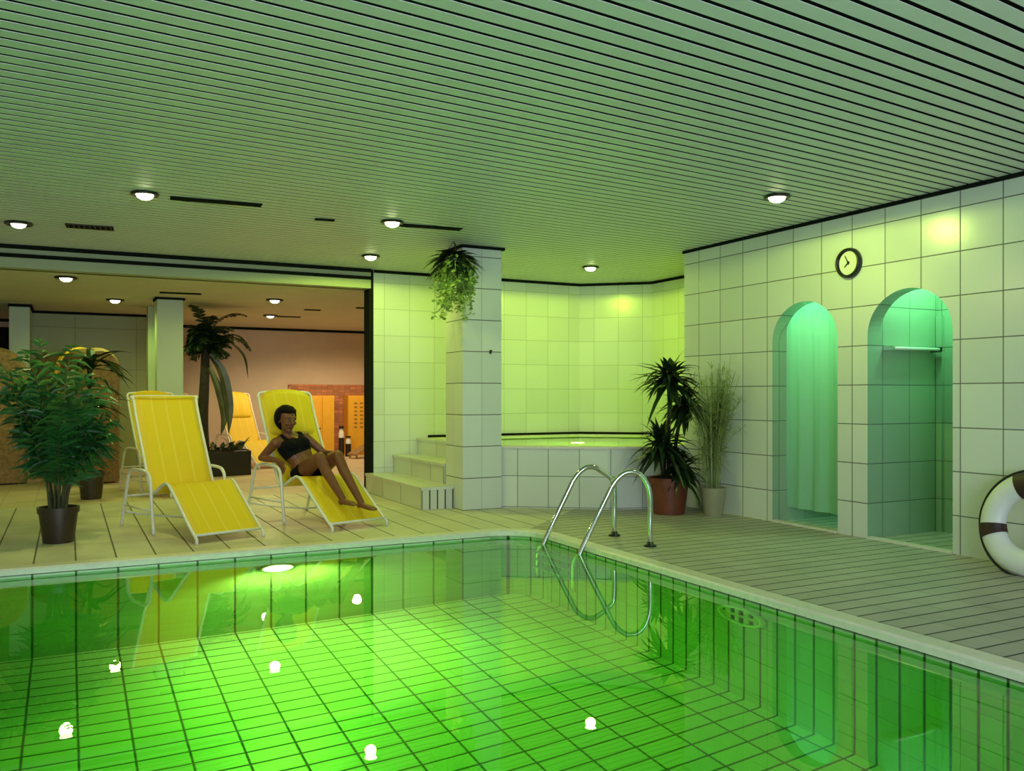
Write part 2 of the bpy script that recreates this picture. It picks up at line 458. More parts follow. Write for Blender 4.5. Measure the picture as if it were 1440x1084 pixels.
# dark shadow joint at the top of that wall
b = MB(); b.box((WX-.02, YN, CZ-.03), (WX+.005, 7.56, CZ)); struct(b.build('trim_1', m_trim))
# alcove walls
b = MB(); b.box((WX+WT, 7.45, 0), (XR+.1, 7.6, CZ)); struct(b.build('wall_alcove_near', m_tile_x))
b = MB(); b.box((XR, 7.6, 0), (XR+.1, 9.80, CZ)); struct(b.build('wall_alcove_right', m_tile_y))
b = MB(); b.prism([(XR, 9.78), (XR+.1, 9.80), (6.40, 10.65), (6.30, 10.55)], 0, CZ); struct(b.build('wall_alcove_corner', m_tile_diag))
b = MB(); b.box((3.40, 10.45, 0), (6.42, 10.65, CZ)); struct(b.build('wall_middle', m_tile_x))
b = MB()
b.box((3.405, 10.425, CZ-.035), (6.42, 10.45, CZ)); struct(b.build('trim_2', m_trim))
b = MB(); b.prism([(XR-.02, 9.77), (XR, 9.78), (6.30, 10.55), (6.28, 10.53)], CZ-.035, CZ); struct(b.build('trim_3', m_trim))
b = MB(); b.box((XR-.025, 7.6, CZ-.035), (XR, 9.78, CZ)); struct(b.build('trim_4', m_trim))
b = MB(); b.box((3.345, 10.44, 0), (3.398, 10.66, CZ)); struct(b.build('trim_5', m_trim))
b = MB(); b.box((4.13, 10.425, .66), (6.42, 10.449, .69)); struct(b.build('trim_17', m_trim))
b = MB(); b.prism([(XR-.02, 9.77), (XR, 9.78), (6.30, 10.55), (6.28, 10.53)], .66, .69); struct(b.build('trim_18', m_trim))
# column
b = MB(); b.box((3.66, 8.28, 0), (4.11, 8.73, CZ)); struct(b.build('wall_column', m_tile_col), 'square tiled column beside the whirlpool tub', 'column')
b = MB(); b.box((3.63, 8.25, CZ-.028), (4.14, 8.76, CZ-.001)); struct(b.build('trim_6', m_trim))
# opening beam with two dark grooves
b = MB(); b.box((XL, 10.38, BZ), (3.345, 10.62, CZ)); struct(b.build('wall_beam', m_lintel))
b = MB(); b.box((XL, 10.365, CZ-.045), (3.345, 10.385, CZ-.002)); struct(b.build('trim_7', m_trim))
b = MB(); b.box((XL, 10.365, 2.635), (3.345, 10.385, 2.675)); struct(b.build('trim_8', m_trim))
# outer walls
b = MB(); b.box((XL-.1, YN, 0), (XL, YB+.1, CZ)); struct(b.build('wall_left', m_tile_y))
b = MB()
b.box((XL, YN-.1, 0), (-1.2, YN, CZ)); b.box((3.6, YN-.1, 0), (WX+WT, YN, CZ)); b.box((-1.2, YN-.1, 0), (3.6, YN, .8)); b.box((-1.2, YN-.1, 2.45), (3.6, YN, CZ))
struct(b.build('wall_near', m_tile_x))
b = MB(); b.box((-1.2, YN-.07, .8), (3.6, YN-.06, 2.45)); wp = struct(b.build('window_added', m_glasspane))  # unseen window, added to bring cool light from behind
b = MB()
for x0 in (-1.2, .36, 1.96, 3.52): b.box((x0, YN-.06, .8), (x0+.08, YN-.01, 2.45))
b.box((-1.2, YN-.06, .8), (3.6, YN-.01, .87)); b.box((-1.2, YN-.06, 2.38), (3.6, YN-.01, 2.45))
wf = b.build('window_added_frame', m_ftube, wp)
# rest room walls
b = MB(); b.box((XL, YB, 0), (7.1, YB+.1, BZ)); struct(b.build('wall_back', m_plaster))
b = MB(); b.box((7.0, 10.66, 0), (7.1, YB, BZ)); struct(b.build('wall_back_right', m_plaster))
b = MB(); b.box((XL, YB-.02, BZ-.05), (7.0, YB, BZ)); struct(b.build('trim_9', m_trim))
b = MB(); b.box((-.50, 15.5, 0), (1.36, 15.6, BZ)); struct(b.build('wall_back_left', m_greenwall))
b = MB(); b.box((-.50, 15.47, BZ-.04), (1.36, 15.5, BZ)); struct(b.build('trim_10', m_trim))
b = MB(); b.box((-.76, 14.5, 0), (-.50, 15.6, BZ)); struct(b.build('wall_pier', m_beam))
b = MB(); b.box((-.775, 14.47, BZ-.04), (-.47, 15.5, BZ-.001)); struct(b.build('trim_11', m_trim))
b = MB(); b.box((XL, 16.0, 1.75), (-.76, 16.1, BZ-.24)); b2 = MB(); struct(b.build('trim_12', m_trim))
b = MB(); b.box((1.07, 12.6, 0), (1.40, 12.95, BZ)); struct(b.build('wall_pillar', m_beam))
b = MB(); b.box((1.045, 12.575, BZ-.03), (1.425, 12.975, BZ-.001)); struct(b.build('trim_13', m_trim))
b = MB(); b.box((1.06, 13.95, 0), (1.36, 14.25, BZ)); struct(b.build('wall_pilaster', m_beam))
b = MB(); b.box((3.9, YB-.03, 0), (6.2, YB, 1.42)); struct(b.build('wall_brick_panel', m_brick))

# shower stalls behind the arches
def stall(name, y0, y1):
    b = MB()
    x0, x1 = WX+WT, 6.86
    b.add([(x0, y0, .0), (x1, y0, 0), (x1, y0, 2.5), (x0, y0, 2.5)], [(3, 2, 1, 0)])
    b.add([(x0, y1, .0), (x1, y1, 0), (x1, y1, 2.5), (x0, y1, 2.5)], [(0, 1, 2, 3)])
    b.add([(x1, y0, .0), (x1, y1, 0), (x1, y1, 2.5), (x1, y0, 2.5)], [(0, 1, 2, 3)])
    b.add([(x0, y0, 2.5), (x1, y0, 2.5), (x1, y1, 2.5), (x0, y1, 2.5)], [(0, 1, 2, 3)])
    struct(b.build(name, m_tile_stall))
stall('wall_shower_right', 4.333, 5.12)
stall('wall_shower_left', 5.437, 6.225)
for nm, (y0, y1) in (('trim_14', arches[0]), ('trim_15', arches[1])):
    b = MB(); b.box((WX-.01, y0+.005, 0), (WX+.05, y1-.005, .018)); struct(b.build(nm, m_coping))
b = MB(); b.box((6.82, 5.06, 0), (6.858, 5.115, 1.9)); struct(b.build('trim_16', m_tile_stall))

# ------------------------------------------------------------------ steps and whirlpool tub
t = thing('tiled_steps', 'three pale tiled steps rising to the whirlpool tub', 'steps', (3.3, 8.5, 0)); t['kind'] = 'structure'
def step(x0, y0, x1, y1, z):
    b = MB(); b.box((x0, y0, 0), (x1, y1, z-.03)); 
    # side tiled face toward the viewer gets its narrow tiles
    for i in range(len(b.f)): b.m[i] = 0
    b.m[2] = 1
    b.box((x0-.012, y0-.012, z-.03), (x1, y1, z), 2)
    return b.build('step', [m_tile_step, m_tile_stepf, m_tile_step], t, off=(3.3, 8.5, 0))
step(3.30, 8.52, 3.655, 10.44, .235)
step(3.655, 8.80, 3.98, 10.44, .455)
step(3.98, 8.80, 4.12, 10.44, .66)

tubp = [(4.13, 8.33), (5.05, 7.66), (5.62, 7.48), (5.965, 7.56), (6.1, 7.62), (XR-.005, 7.62), (XR-.005, 9.77), (6.30, 10.43), (4.13, 10.43)]
def offset_poly(p, d):
    out = []; n_ = len(p)
    for i in range(n_):
        a, b_, c = Vector(p[i-1]), Vector(p[i]), Vector(p[(i+1) % n_])
        e1 = (b_-a).normalized(); e2 = (c-b_).normalized()
        n1 = Vector((-e1.y, e1.x)); n2 = Vector((-e2.y, e2.x))
        bis = (n1+n2); bis = bis / max(bis.dot(n1), .3) if bis.length > 1e-6 else n1
        q = b_ + bis*d; out.append((q.x, q.y))
    return out
tub = thing('whirlpool_tub', 'raised tiled whirlpool tub brimming with green water in the alcove', 'whirlpool', (5.4, 8.9, 0))
inn = offset_poly(tubp, .16)
b = MB(); k = len(tubp)
vs = [(x, y, 0) for x, y in tubp] + [(x, y, .635) for x, y in tubp]
b.add(vs, [(i, (i+1) % k, k+(i+1) % k, k+i) for i in range(k)])
b.build('wall', m_tile_tub, tub, off=tub.location)
b = MB(); lip = offset_poly(tubp, -.015)
lip[3:9] = tubp[3:9]
vs = [(x, y, .635) for x, y in lip] + [(x, y, .66) for x, y in lip] + [(x, y, .66) for x, y in inn] + [(x, y, .60) for x, y in inn]
b.add(vs, [(r_*k+i, r_*k+(i+1) % k, (r_+1)*k+(i+1) % k, (r_+1)*k+i) for r_ in range(3) for i in range(k)])
b.build('rim', m_coping, tub, off=tub.location)
b = MB()
vs = [(x, y, .60) for x, y in inn] + [(x, y, .1) for x, y in inn]
tri = tessellate_polygon([[Vector((x, y, 0)) for x, y in inn]])
b.add(vs, [(i, k+i, k+(i+1) % k, (i+1) % k) for i in range(k)] + [tuple(k+q for q in f) for f in tri])
b.build('basin', m_pvc, tub, off=tub.location)
b = MB(); b.add([(x, y, .645) for x, y in inn], [tuple(f) for f in tri])
tag(b.build('tub_water', m_spawater), 'bright green water filling the raised whirlpool tub', 'water', kind='stuff')

# ------------------------------------------------------------------ ceiling fittings
def lamp_proto(name, label, loc, bulb_mat, group, r=.085):
    t = thing(name, label, 'lamp', loc, 0, group)
    b = MB(); b.lathe([(r+.015, 0), (r+.02, -.012), (r+.012, -.022), (r-.008, -.022), (r-.012, -.004), (r-.02, -.002)], 24); b.build('ring', m_black, t, smooth=True)
    b = MB(); b.lathe([(.001, -.055), (.03, -.052), (.055, -.038), (.066, -.016), (.066, -.001)], 20); b.build('bulb', bulb_mat, t, smooth=True)
    return t
mains = [((.53, 7.28), 'bright starry downlight above the yellow lounger nearest the left edge'),
         ((2.60, 7.45), 'bright downlight on the pool ceiling in front of the hanging plant'),
         ((3.02, 9.38), 'bright downlight beside the top of the doorway to the rest area'),
         ((5.67, 8.98), 'bright downlight over the raised whirlpool tub'),
         ((4.96, 5.12), 'bright downlight in front of the wall clock and arches')]
p0 = None
for (x, y), lb in mains:
    if p0 is None: p0 = lamp_proto('ceiling_downlight', lb, (x, y, CZ), m_bulb, 'lit downlights over the pool')
    else: dup(p0, (x, y, CZ), None, lb)
lamp_proto('ceiling_downlight', 'dim white downlight in a black ring at the far left of the pool ceiling', (-.40, 9.06, CZ), m_bulbdim, 'unlit downlights', .10)
backs = [((-.02, 10.95), 'glowing lamp on the rest area ceiling at the far left edge'),
         ((.58, 13.2), 'glowing lamp hanging before the green wall of the rest area'),
         ((2.55, 12.2), 'glowing lamp on the rest area ceiling right of the square pillar')]
p1 = None
for (x, y), lb in backs:
    if p1 is None: p1 = lamp_proto('rest_area_lamp', lb, (x, y, BZ), m_bulbwarm, 'lamps of the rest area', .10)
    else: dup(p1, (x, y, BZ), None, lb)
p2 = lamp_proto('recessed_lamp', 'flat dim lamp next to a dark slot above the potted palm', (2.98, 14.6, BZ), m_bulbdim, 'dim lamps of the rest area', .10)
dup(p2, (4.98, 15.2, BZ), None, 'flat dim lamp cut by the edge of the tiled middle wall')
dup(p2, (-1.05, 15.6, BZ), None, 'flat dim lamp at the left edge behind the pier')

def slot(name, label, x0, y0, x1, y1, z, m=m_trim, w=.05, louvre=False):
    t = thing(name, label, 'vent', ((x0+x1)/2, (y0+y1)/2, z), 0, 'ceiling vents')
    dx, dy = x1-x0, y1-y0; L_ = math.hypot(dx, dy); ux, uy = dx/L_, dy/L_; nx, ny = -uy*w, ux*w
    q = [(x0-nx, y0-ny), (x1-nx, y1-ny), (x1+nx, y1+ny), (x0+nx, y0+ny)]
    b = MB(); b.prism(q, z-.008, z-.001); b.build('recess', m, t, off=t.location)
    b = MB()
    for s_ in (-1, 1):
        b.tube([(x0+s_*nx, y0+s_*ny, z-.006), (x1+s_*nx, y1+s_*ny, z-.006)], .006, 6)
    if louvre:
        for i in range(9):
            f = (i+.5)/9; px_, py_ = x0+dx*f, y0+dy*f
            b.tube([(px_-nx, py_-ny, z-.010), (px_+nx, py_+ny, z-.010)], .006, 5)
    b.build('frame', m_band if louvre else m_trim, t, off=t.location)
    return t
slot('ceiling_slot', 'long dark ceiling slot beside the leftmost bright downlight', .72, 7.35, 1.42, 7.30, CZ)
slot('ceiling_slot', 'long dark ceiling slot between the middle downlight and the hanging plant', 2.72, 7.55, 3.30, 7.50, CZ)
slot('ceiling_slot', 'short faint slot alone in the middle of the pool ceiling', 1.95, 7.65, 2.12, 7.63, CZ, w=.03)
slot('ceiling_vent', 'rectangular louvred vent right of the dim round downlight', -.02, 8.98, .38, 8.95, CZ, w=.09, louvre=True)
slot('ceiling_slot', 'dark slot on the rest area ceiling in front of the pillar', 1.05, 12.0, 1.55, 11.95, BZ)
slot('ceiling_slot', 'dark slot on the rest area ceiling by the dim lamp above the palm', 3.12, 14.75, 3.5, 14.7, BZ)
slot('ceiling_slot', 'small dark slot in the middle of the rest area ceiling', 3.25, 13.4, 3.5, 13.38, BZ, w=.04)
slot('ceiling_slot', 'dark slot on the rest area ceiling near the tiled middle wall', 3.88, 12.75, 4.4, 12.70, BZ)

# ------------------------------------------------------------------ pool fittings
# underwater lamp
t = thing('underwater_lamp', 'shining underwater lamp set in the far pool wall below the loungers', 'lamp', (1.447, PY1, -.47))
M = Matrix.Rotation(R(90), 3, 'X')
b = MB(); b.lathe([(.15, 0), (.15, .02), (.13, .035), (.115, .03), (.115, .01)], 28, M=M); b.build('ring', m_chrome, t, smooth=True)
b = MB(); b.lathe([(.115, .01), (.10, .035), (.05, .05), (.001, .053)], 24, M=M); b.build('lens', m_uwglass, t, smooth=True)
# round grille on the right pool wall
GC = Vector((PX, 4.045, -.375))
t = thing('skimmer_grille', 'round pale green grille on the right pool wall just under the edge', 'grille', GC)
def ell(k, x): return [(x, .185*k*math.cos(2*PI*i/40), .165*k*math.sin(2*PI*i/40)) for i in range(40)]
b = MB(); b.tube(ell(1, -.012), .022, 8, closed=True); b.build('ring', mat('GrilleRing', (.90,.92,.70), .4), t, smooth=True)
b = MB(); b.add(ell(1, -.004), [tuple(range(40))]); b.build('backplate', mat('GrilleBack', (.05,.10,.04), .6), t)
b = MB()
for yy, w_ in ((-.13, .016), (-.05, .022), (.03, .018), (.11, .024)):
    hh = .16*math.sqrt(1-(yy/.185)**2)
    b.box((-.02, yy-w_, -hh), (-.006, yy+w_, hh))
b.box((-.018, -.175, -.03), (-.007, .175, .02))
b.build('bars', mat('GrilleBars', (.75,.70,.40), .5), t)

# ladder
lad = thing('pool_ladder', 'chrome pool ladder with two curved handrails at the pool corner', 'ladder', (3.9, 6.1, 0))
def rail(pw, pd):
    pw, pd = Vector((pw[0], pw[1], 0)), Vector((pd[0], pd[1], 0))
    L_ = (pd-pw).length; u = (pd-pw)/L_
    prof = [(-.045, -1.25), (-.045, -.5), (-.03, -.22), (.0, -.06), (.235, .42), (.275, .495), (.325, .555), (.385, .59), (.45, .59), (.505, .56), (L_-.02, .48), (L_, .38), (L_, .2), (L_, .0)]
    pts = crv([pw + u*a + Vector((0, 0, z)) for a, z in prof], 5)
    b = MB(); b.tube(pts, .0215, 12); o = b.build('handrail', m_chrome, lad, smooth=True, off=lad.location)
    b = MB(); b.lathe([(.05, 0), (.05, .012), (.03, .02), (.024, .04)], 20, c=pd); f = b.build('foot_flange', m_black, o, smooth=True, off=lad.location)
    return [pw + u*a + Vector((0, 0, z)) for a, z in prof]
A = rail((3.545, 6.36), (4.155, 6.20)); B_ = rail((3.575, 5.83), (4.12, 5.64))
for z in (-.35, -.62, -.89):
    b = MB(); pa = Vector((A[1].x, A[1].y, z)); pb = Vector((B_[1].x, B_[1].y, z))
    dv = (pb-pa).normalized(); nn = Vector((-dv.y, dv.x, 0))*.04
    b.add([pa-nn, pb-nn, pb+nn, pa+nn] + [q+Vector((0,0,.02)) for q in (pa-nn, pb-nn, pb+nn, pa+nn)], [(3,2,1,0),(4,5,6,7),(0,1,5,4),(1,2,6,5),(2,3,7,6),(3,0,4,7)])
    b.build('tread', m_pvc, lad, off=lad.location)

# ------------------------------------------------------------------ wall things
t = thing('wall_clock', 'round wall clock with a thick black rim above the two arches', 'clock', (WX, 5.30, 2.334))
M = Matrix.Rotation(R(-90), 3, 'Y')
b = MB(); b.lathe([(.128, 0), (.130, .02), (.124, .045), (.112, .05), (.104, .04), (.102, .018)], 40, M=M); b.build('rim', m_black, t, smooth=True)
b = MB(); b.lathe([(.108, .001), (.108, .02), (.001, .021)], 40, M=M); b.build('face', m_clockface, t)
def hand(ang, ln, w):
    b = MB()  # clockwise angle seen from the room (viewer looks along +x, +y is to the left)
    dy, dz = -math.sin(R(ang)), math.cos(R(ang)); sy, sz = -dz*w, dy*w
    P = [(-.026, -dy*.015-sy, -dz*.015-sz), (-.026, -dy*.015+sy, -dz*.015+sz), (-.026, dy*ln+sy*.5, dz*ln+sz*.5), (-.026, dy*ln-sy*.5, dz*ln-sz*.5)]
    b.add(P + [(x-.003, y, z) for x, y, z in P], [(0,1,2,3),(7,6,5,4),(0,4,5,1),(1,5,6,2),(2,6,7,3),(3,7,4,0)])
    return b.build('hand', m_black, t)
hand(-28, .075, .006); hand(-130, .05, .007)
b = MB(); b.lathe([(.008, .02), (.008, .032), (.001, .034)], 12, M=M); b.build('hub', m_black, t)

t = thing('towel_shelf', 'white towel rail with end brackets inside the right shower arch', 'towel rail', (6.47, 5.12, 1.60))
b = MB(); b.tube([(-.31, -.085, 0), (.33, -.085, 0)], .014, 10); b.build('rail', m_pvc, t, smooth=True)
b = MB(); b.box((-.31, -.085, -.012), (.33, -.003, -.004)); b.build('plate', m_pvc, t)
for x in (-.30, .30):
    b = MB(); b.box((x-.016, -.10, -.022), (x+.016, 0, .018)); b.build('bracket', m_chrome if x < 0 else m_black, t, bevel=.006)

# curtain in the left arch
t = thing('shower_curtain', 'pale green shower curtain hanging behind the left arch', 'curtain', (6.155, 5.83, 0))
P = []
for i in range(50):
    y = 5.445 + .775*i/49; row = []
    for j in range(10):
        z = .13 + 2.17*j/9; am = .010 + .008*(1-j/9)
        row.append((.0 + am*math.sin(i*.45 + .6*math.sin(j*.5)) + .003*math.sin(i*1.1), y-5.83, z))
    P.append(row)
b = MB(); b.grid(P, thick=0); b.build('cloth', m_curtain, t, smooth=True)
b = MB(); b.tube([(0, -.39, 2.31), (0, .39, 2.31)], .012, 8); b.build('rod', m_chrome, t, smooth=True)

# life ring leaning on the wall
ringt = thing('life_ring', 'white life ring with dark bands leaning on the tiled wall', 'life ring', (5.70, 3.56, 0))
Rr, rr = .265, .085
M = Matrix.Rotation(R(-14), 3, 'Y') @ Matrix.Rotation(R(90), 3, 'Y')
M = Matrix.Rotation(R(12), 3, 'Y') @ Matrix.Rotation(R(-90), 3, 'Y')
cc = Vector((.0, 0, .345))
def rp(a, q, r_):
    return M @ Vector(((Rr + r_*math.cos(q))*math.cos(a), (Rr + r_*math.cos(q))*math.sin(a), r_*.8*math.sin(q))) + cc
b = MB(); P = [[rp(2*PI*i/64, 2*PI*j/20, rr) for j in range(21)] for i in range(65)]; b.grid(P); b.build('ring', m_ring, ringt, smooth=True)
for q in range(4):
    a0 = R(16 + 90*q); b = MB()
    b.grid([[rp(a0 + R(-9+18*i/6), 2*PI*j/20, rr+.004) for j in range(21)] for i in range(7)]); b.build('band', m_band, ringt, smooth=True)
b = MB(); pts = []
for i in range(96):
    a = 2*PI*i/96; ph = ((math.degrees(a)-16) % 90)/90
    pts.append(rp(a, 0, rr + .012 + .004*math.sin(PI*ph)))
b.tube(pts, .009, 6, closed=True); b.build('rope', m_rope, ringt, smooth=True)

# little hook on the column
t = thing('wall_hook', 'tiny dark hook on the front of the tiled column', 'hook', (3.98, 8.28, 1.66))
b = MB(); b.box((-.012, -.006, -.02), (.012, 0, .02)); b.build('plate', m_black, t)
b = MB(); b.tube(crv([(0, -.005, .01), (0, -.03, .0), (0, -.03, .02)], 4), .005, 6); b.build('peg', m_black, t)

# ------------------------------------------------------------------ sun loungers
SL = crv([(0, .01, .075), (0, .10, .135), (0, .30, .29), (0, .47, .42), (0, .545, .452), (0, .62, .44), (0, .74, .385), (0, .83, .350), (0, .885, .375), (0, .96, .51), (0, 1.10, .79), (0, 1.21, 1.02), (0, 1.275, 1.18)], 5)
HW = .285
def lounger(name, label, loc, rz, group, style=0):
    t = thing(name, label, 'sun lounger', loc, rz, group)
    xs = [-HW + 2*HW*i/8 for i in range(9)]
    P = []
    for p in SL:
        P.append([(x, p.y, p.z - .012*(1-(x/HW)**2)) for x in xs])
    b = MB(); b.grid(P, thick=.008); b.build('sling', m_sling, t, smooth=True)
    # side rails along the sling edges, meeting in a rounded top
    b = MB()
    top = SL[-1]; d = (SL[-1]-SL[-3]).normalized()
    for s_ in (-1, 1):
        pts = [Vector((s_*(HW+.008), p.y, p.z-.005)) for p in SL]
        pts = [Vector((s_*(HW+.008), -.035, .0)), Vector((s_*(HW+.008), -.03, .04))] + pts
        b.tube(pts, .0135, 8)
    h = HW+.008
    loop = [(-h, 0), (-h, .03), (-h+.05, .06), (0, .068), (h-.05, .06), (h, .03), (h, 0)] if style else [(-h, 0), (-h+.02, .015), (h-.02, .015), (h, 0)]
    b.tube(crv([Vector((x, top.y, top.z-.005)) + d*v_ for x, v_ in loop], 4), .0135, 8)
    b.tube([(-h, .0, .07), (h, .0, .07)], .011, 8)
    b.tube([(-h, .86, .345), (h, .86, .345)], .011, 8)
    b.build('frame', m_ftube, t, smooth=True)
    for s_ in (-1, 1):
        x = s_*(HW+.055)
        b = MB(); b.tube(crv([(x, .70, 0), (x, .735, .2), (x, .77, .44), (x, .80, .50), (x, .86, .53), (x, 1.0, .54), (x, 1.16, .535), (x, 1.24, .50), (x, 1.28, .42), (x, 1.36, .2), (x, 1.43, .0)], 5), .015, 8)
        b.tube([(x, .735, .2), (x, 1.36, .2)], .009, 6)
        b.build('armrest', m_ftube, t, smooth=True)
    b = MB(); b.tube([(-HW-.055, 1.33, .285), (HW+.055, 1.33, .285)], .010, 6); b.tube(crv([(-HW-.055, 1.38, .14), (-.1, 1.15, .10), (.12, .95, .09), (HW+.055, .74, .15)], 6), .010, 6)
    b.build('brace', m_ftube, t, smooth=True)
    # headrest
    b = MB()
    if style == 1:
        # arched padded headrest that rises above the frame
        P = []
        for i in range(9):
            v_ = i/8
            row = []
            for j in range(13):
                x = -HW + 2*HW*j/12
                hgt = -.40 + v_*(.40 + .085*math.sqrt(max(0, 1-(x/(HW))**2)) + .0)
                q = top + d*hgt
                nrm = Vector((0, -d.z, d.y))
                bul = .022*math.sin(PI*min(1, max(0, .08+.9*v_)))*(1-(x/HW)**4)
                row.append(Vector((x*.96, q.y, q.z)) + nrm*(.012+bul))
            P.append(row)
        b.grid(P, thick=.03); b.build('headrest', m_sling, t, smooth=True)
    else:
        b.tube([(-HW+.005, top.y+.01, top.z+.0), (HW-.005, top.y+.01, top.z+.0)], .022, 12); b.build('headrest', m_sling, t, smooth=True)
    return t
PSI = R(17.5)
l1 = lounger('sun_lounger', 'empty yellow striped sling lounger with white frame nearest the pool', (1.19, 7.475, 0), PSI, 'loungers by the pool')
L2 = Vector((2.33, 7.595, 0))
l2 = lounger('sun_lounger', 'yellow lounger with arched headrest under the woman in black', L2, PSI, 'loungers by the pool', 1)
bl = lounger('sun_lounger', 'yellow lounger standing behind the palm planter, right of the trunk', (3.02, 14.5, 0), R(20), 'loungers in the rest area', 1)
dup(bl, (2.12, 15.6, 0), R(20), 'yellow lounger behind the palm planter, left of the trunk')
dup(bl, (1.34, 10.95, 0), R(17.5), 'yellow lounger hidden behind the empty striped lounger')

# ------------------------------------------------------------------ cupboards and small things in the rest area
def cupboard(label, x0, x1, perf):
    t = thing('yellow_cupboard', label, 'cupboard', ((x0+x1)/2, YB-.25, 0), 0, 'yellow cupboards on the back wall')
    w = (x1-x0)/2
    b = MB(); b.box((-w, -.16, 0), (w, .2, 1.2)); b.build('body', m_cupb, t)
    for s_ in (0, 1):
        if s_ == 1 and perf: continue
        if perf: b = MB(); b.box((-w+.01, -.18, .04), (w-.01, -.16, 1.18))
        else: b = MB(); b.box((-w+.01 + s_*w, -.18, .04), (-.012 + s_*w, -.16, 1.18))
        d = b.build('door', m_cupb, t, bevel=.006)
        if perf:
            for cx in (-.1, .02, .13):
                for r_ in range(7):
                    b = MB(); b.box((cx-.03, -.19, .55+.08*r_), (cx+.03, -.178, .58+.08*r_)); b.build('perforation', m_perf, d)
        else:
            b = MB(); b.ball((-.17 + s_*.12, -.195, .55), .018); b.build('knob', m_black, d, smooth=True)
cupboard('yellow double-door cupboard on the back wall right of the woman', 4.22, 4.72, False)
cupboard('yellow cupboard with dark perforated rows beside the tiled middle wall', 5.0, 5.5, True)
def bottle(name, label, x, y, h, r):
    t = thing(name, label, 'bottle', (x, y, 0), 0, 'black bottles between the cupboards')
    b = MB(); b.lathe([(r, 0), (r, h*.62)], 16); b.build('body', m_black, t, smooth=True, auto=40)
    b = MB(); b.lathe([(r, h*.62), (r*.95, h*.78), (r*.5, h*.9), (r*.5, h*.92)], 16); b.build('shoulder', m_pvc, t, smooth=True, auto=40)
    b = MB(); b.lathe([(r*.9, h*.92), (r*.9, h), (.001, h)], 16); b.build('cap', m_black, t, smooth=True, auto=40)
bottle('floor_bottle', 'taller black bottle with pale shoulder between the yellow cupboards', 4.78, 16.7, .60, .055)
bottle('floor_bottle', 'shorter black bottle standing right of the taller one', 4.92, 16.7, .40, .055)
t = thing('wooden_footrest', 'slanted brown wooden footrest in front of the perforated cupboard', 'footrest', (5.0, 16.1, 0), R(15))
b = MB(); b.add([(-.22,-.15,.06),(.22,-.15,.26),(.22,.15,.26),(-.22,.15,.06),(-.22,-.15,.09),(.22,-.15,.29),(.22,.15,.29),(-.22,.15,.09)], [(0,3,2,1),(4,5,6,7),(0,1,5,4),(1,2,6,5),(2,3,7,6),(3,0,4,7)])
b.build('board', m_wood, t)
for x, h in ((-.18, .075), (.18, .24)):
    for y in (-.12, .12):
        b = MB(); b.tube([(x, y, 0), (x, y, h)], .018, 8); b.build('leg', m_wood, t)

# hooded wicker chairs
def wicker(label, loc, rz, w=.36, h=1.86):
    t = thing('hooded_wicker_chair', label, 'wicker chair', loc, rz, 'hooded wicker chairs')
    n_ = 24; sp = h - w
    prof = [(-w, .02)] + [(-w, .02 + (sp-.02)*i/4) for i in range(1, 4)] + [(-w*math.cos(PI*i/n_), sp + w*math.sin(PI*i/n_)) for i in range(n_+1)] + [(w, sp*(1-i/4)) for i in range(1, 4)] + [(w, .02)]
    P = []
    for yy, k in ((-.34, .97), (-.30, 1.0), (0, 1.0), (.22, .98), (.31, .92), (.35, .80)):
        P.append([(x*k, yy, z if z < sp else sp + (z-sp)*k) for x, z in prof])
    b = MB(); b.grid(P, thick=.035); 
    m_ = len(prof)
    b.add([(x*.80, .35, z if z < sp else sp + (z-sp)*.80) for x, z in prof], [tuple(range(m_))])
    b.build('hood', m_wicker, t, smooth=True, auto=50)
    b = MB(); b.tube([(x*.98, -.345, z if z < sp else sp+(z-sp)*.98) for x, z in prof], .028, 8); b.build('piping', m_cush, t, smooth=True)
    b = MB(); b.box((-w*.9, -.32, .02), (w*.9, .3, .36)); b.build('seat_box', m_wicker, t, bevel=.02)
    b = MB(); b.box((-w*.85, -.33, .362), (w*.85, .22, .46)); b.build('cushion', m_cush, t, bevel=.03)
    b = MB(); b.box((-w*.8, .2, .47), (w*.8, .30, 1.25)); b.build('back_cushion', m_cush, t, bevel=.03)
    return t
wicker('brown hooded wicker chair cut by the left edge, seen from behind', (-.93, 13.75, 0), R(195), .40)
wicker('hooded wicker chair with yellow lining behind the feathery palm', (-.10, 14.75, 0), R(35), .32)
wicker('hooded wicker chair behind the dark-leaved potted plant', (.28, 13.35, 0), R(200), .29)

# ------------------------------------------------------------------ plants
def frond(b, base, az, lean, droop, length, nl, ll, lw, start=.35, m_s=1, sag=.35, rs=None, jit=.0):
    rs = rs or rnd
    p = Vector(base); pts = [p.copy()]; N_ = 14
    ca, sa_ = math.cos(az), math.sin(az)
    for i in range(N_):
        s_ = (i+1)/N_
        ph = lean + droop*s_**1.6
        p = p + Vector((ca*math.sin(ph), sa_*math.sin(ph), math.cos(ph)))*(length/N_)
        pts.append(p.copy())
    b.tube(pts, [.010*(1-.75*i/N_) for i in range(N_+1)], 5, m=m_s)
    side = Vector((-sa_, ca, 0))
    for k in range(nl):
        f = start + (1-start)*(k+.5)/nl
        x = f*N_; i = min(int(x), N_-1); q = pts[i].lerp(pts[i+1], x-i)
        tg = (pts[i+1]-pts[i]).normalized()
        l_ = ll*(math.sin(PI*(.18+.80*(f-start)/(1-start))))**.7*rs.uniform(.75, 1.15)
        for s_ in (-1, 1):
            dr = (side*s_*.8 + tg*.65 + Vector((rs.uniform(-1,1), rs.uniform(-1,1), rs.uniform(-1,1)))*jit).normalized(); sg = sag*rs.uniform(.4, 1.6)
            bl_ = [q + dr*l_*u + Vector((0, 0, -sg*l_*u*u)) for u in (0, .3, .65, 1)]
            b.blade(bl_, [lw*.5, lw, lw*.8, .001], tg, .3)

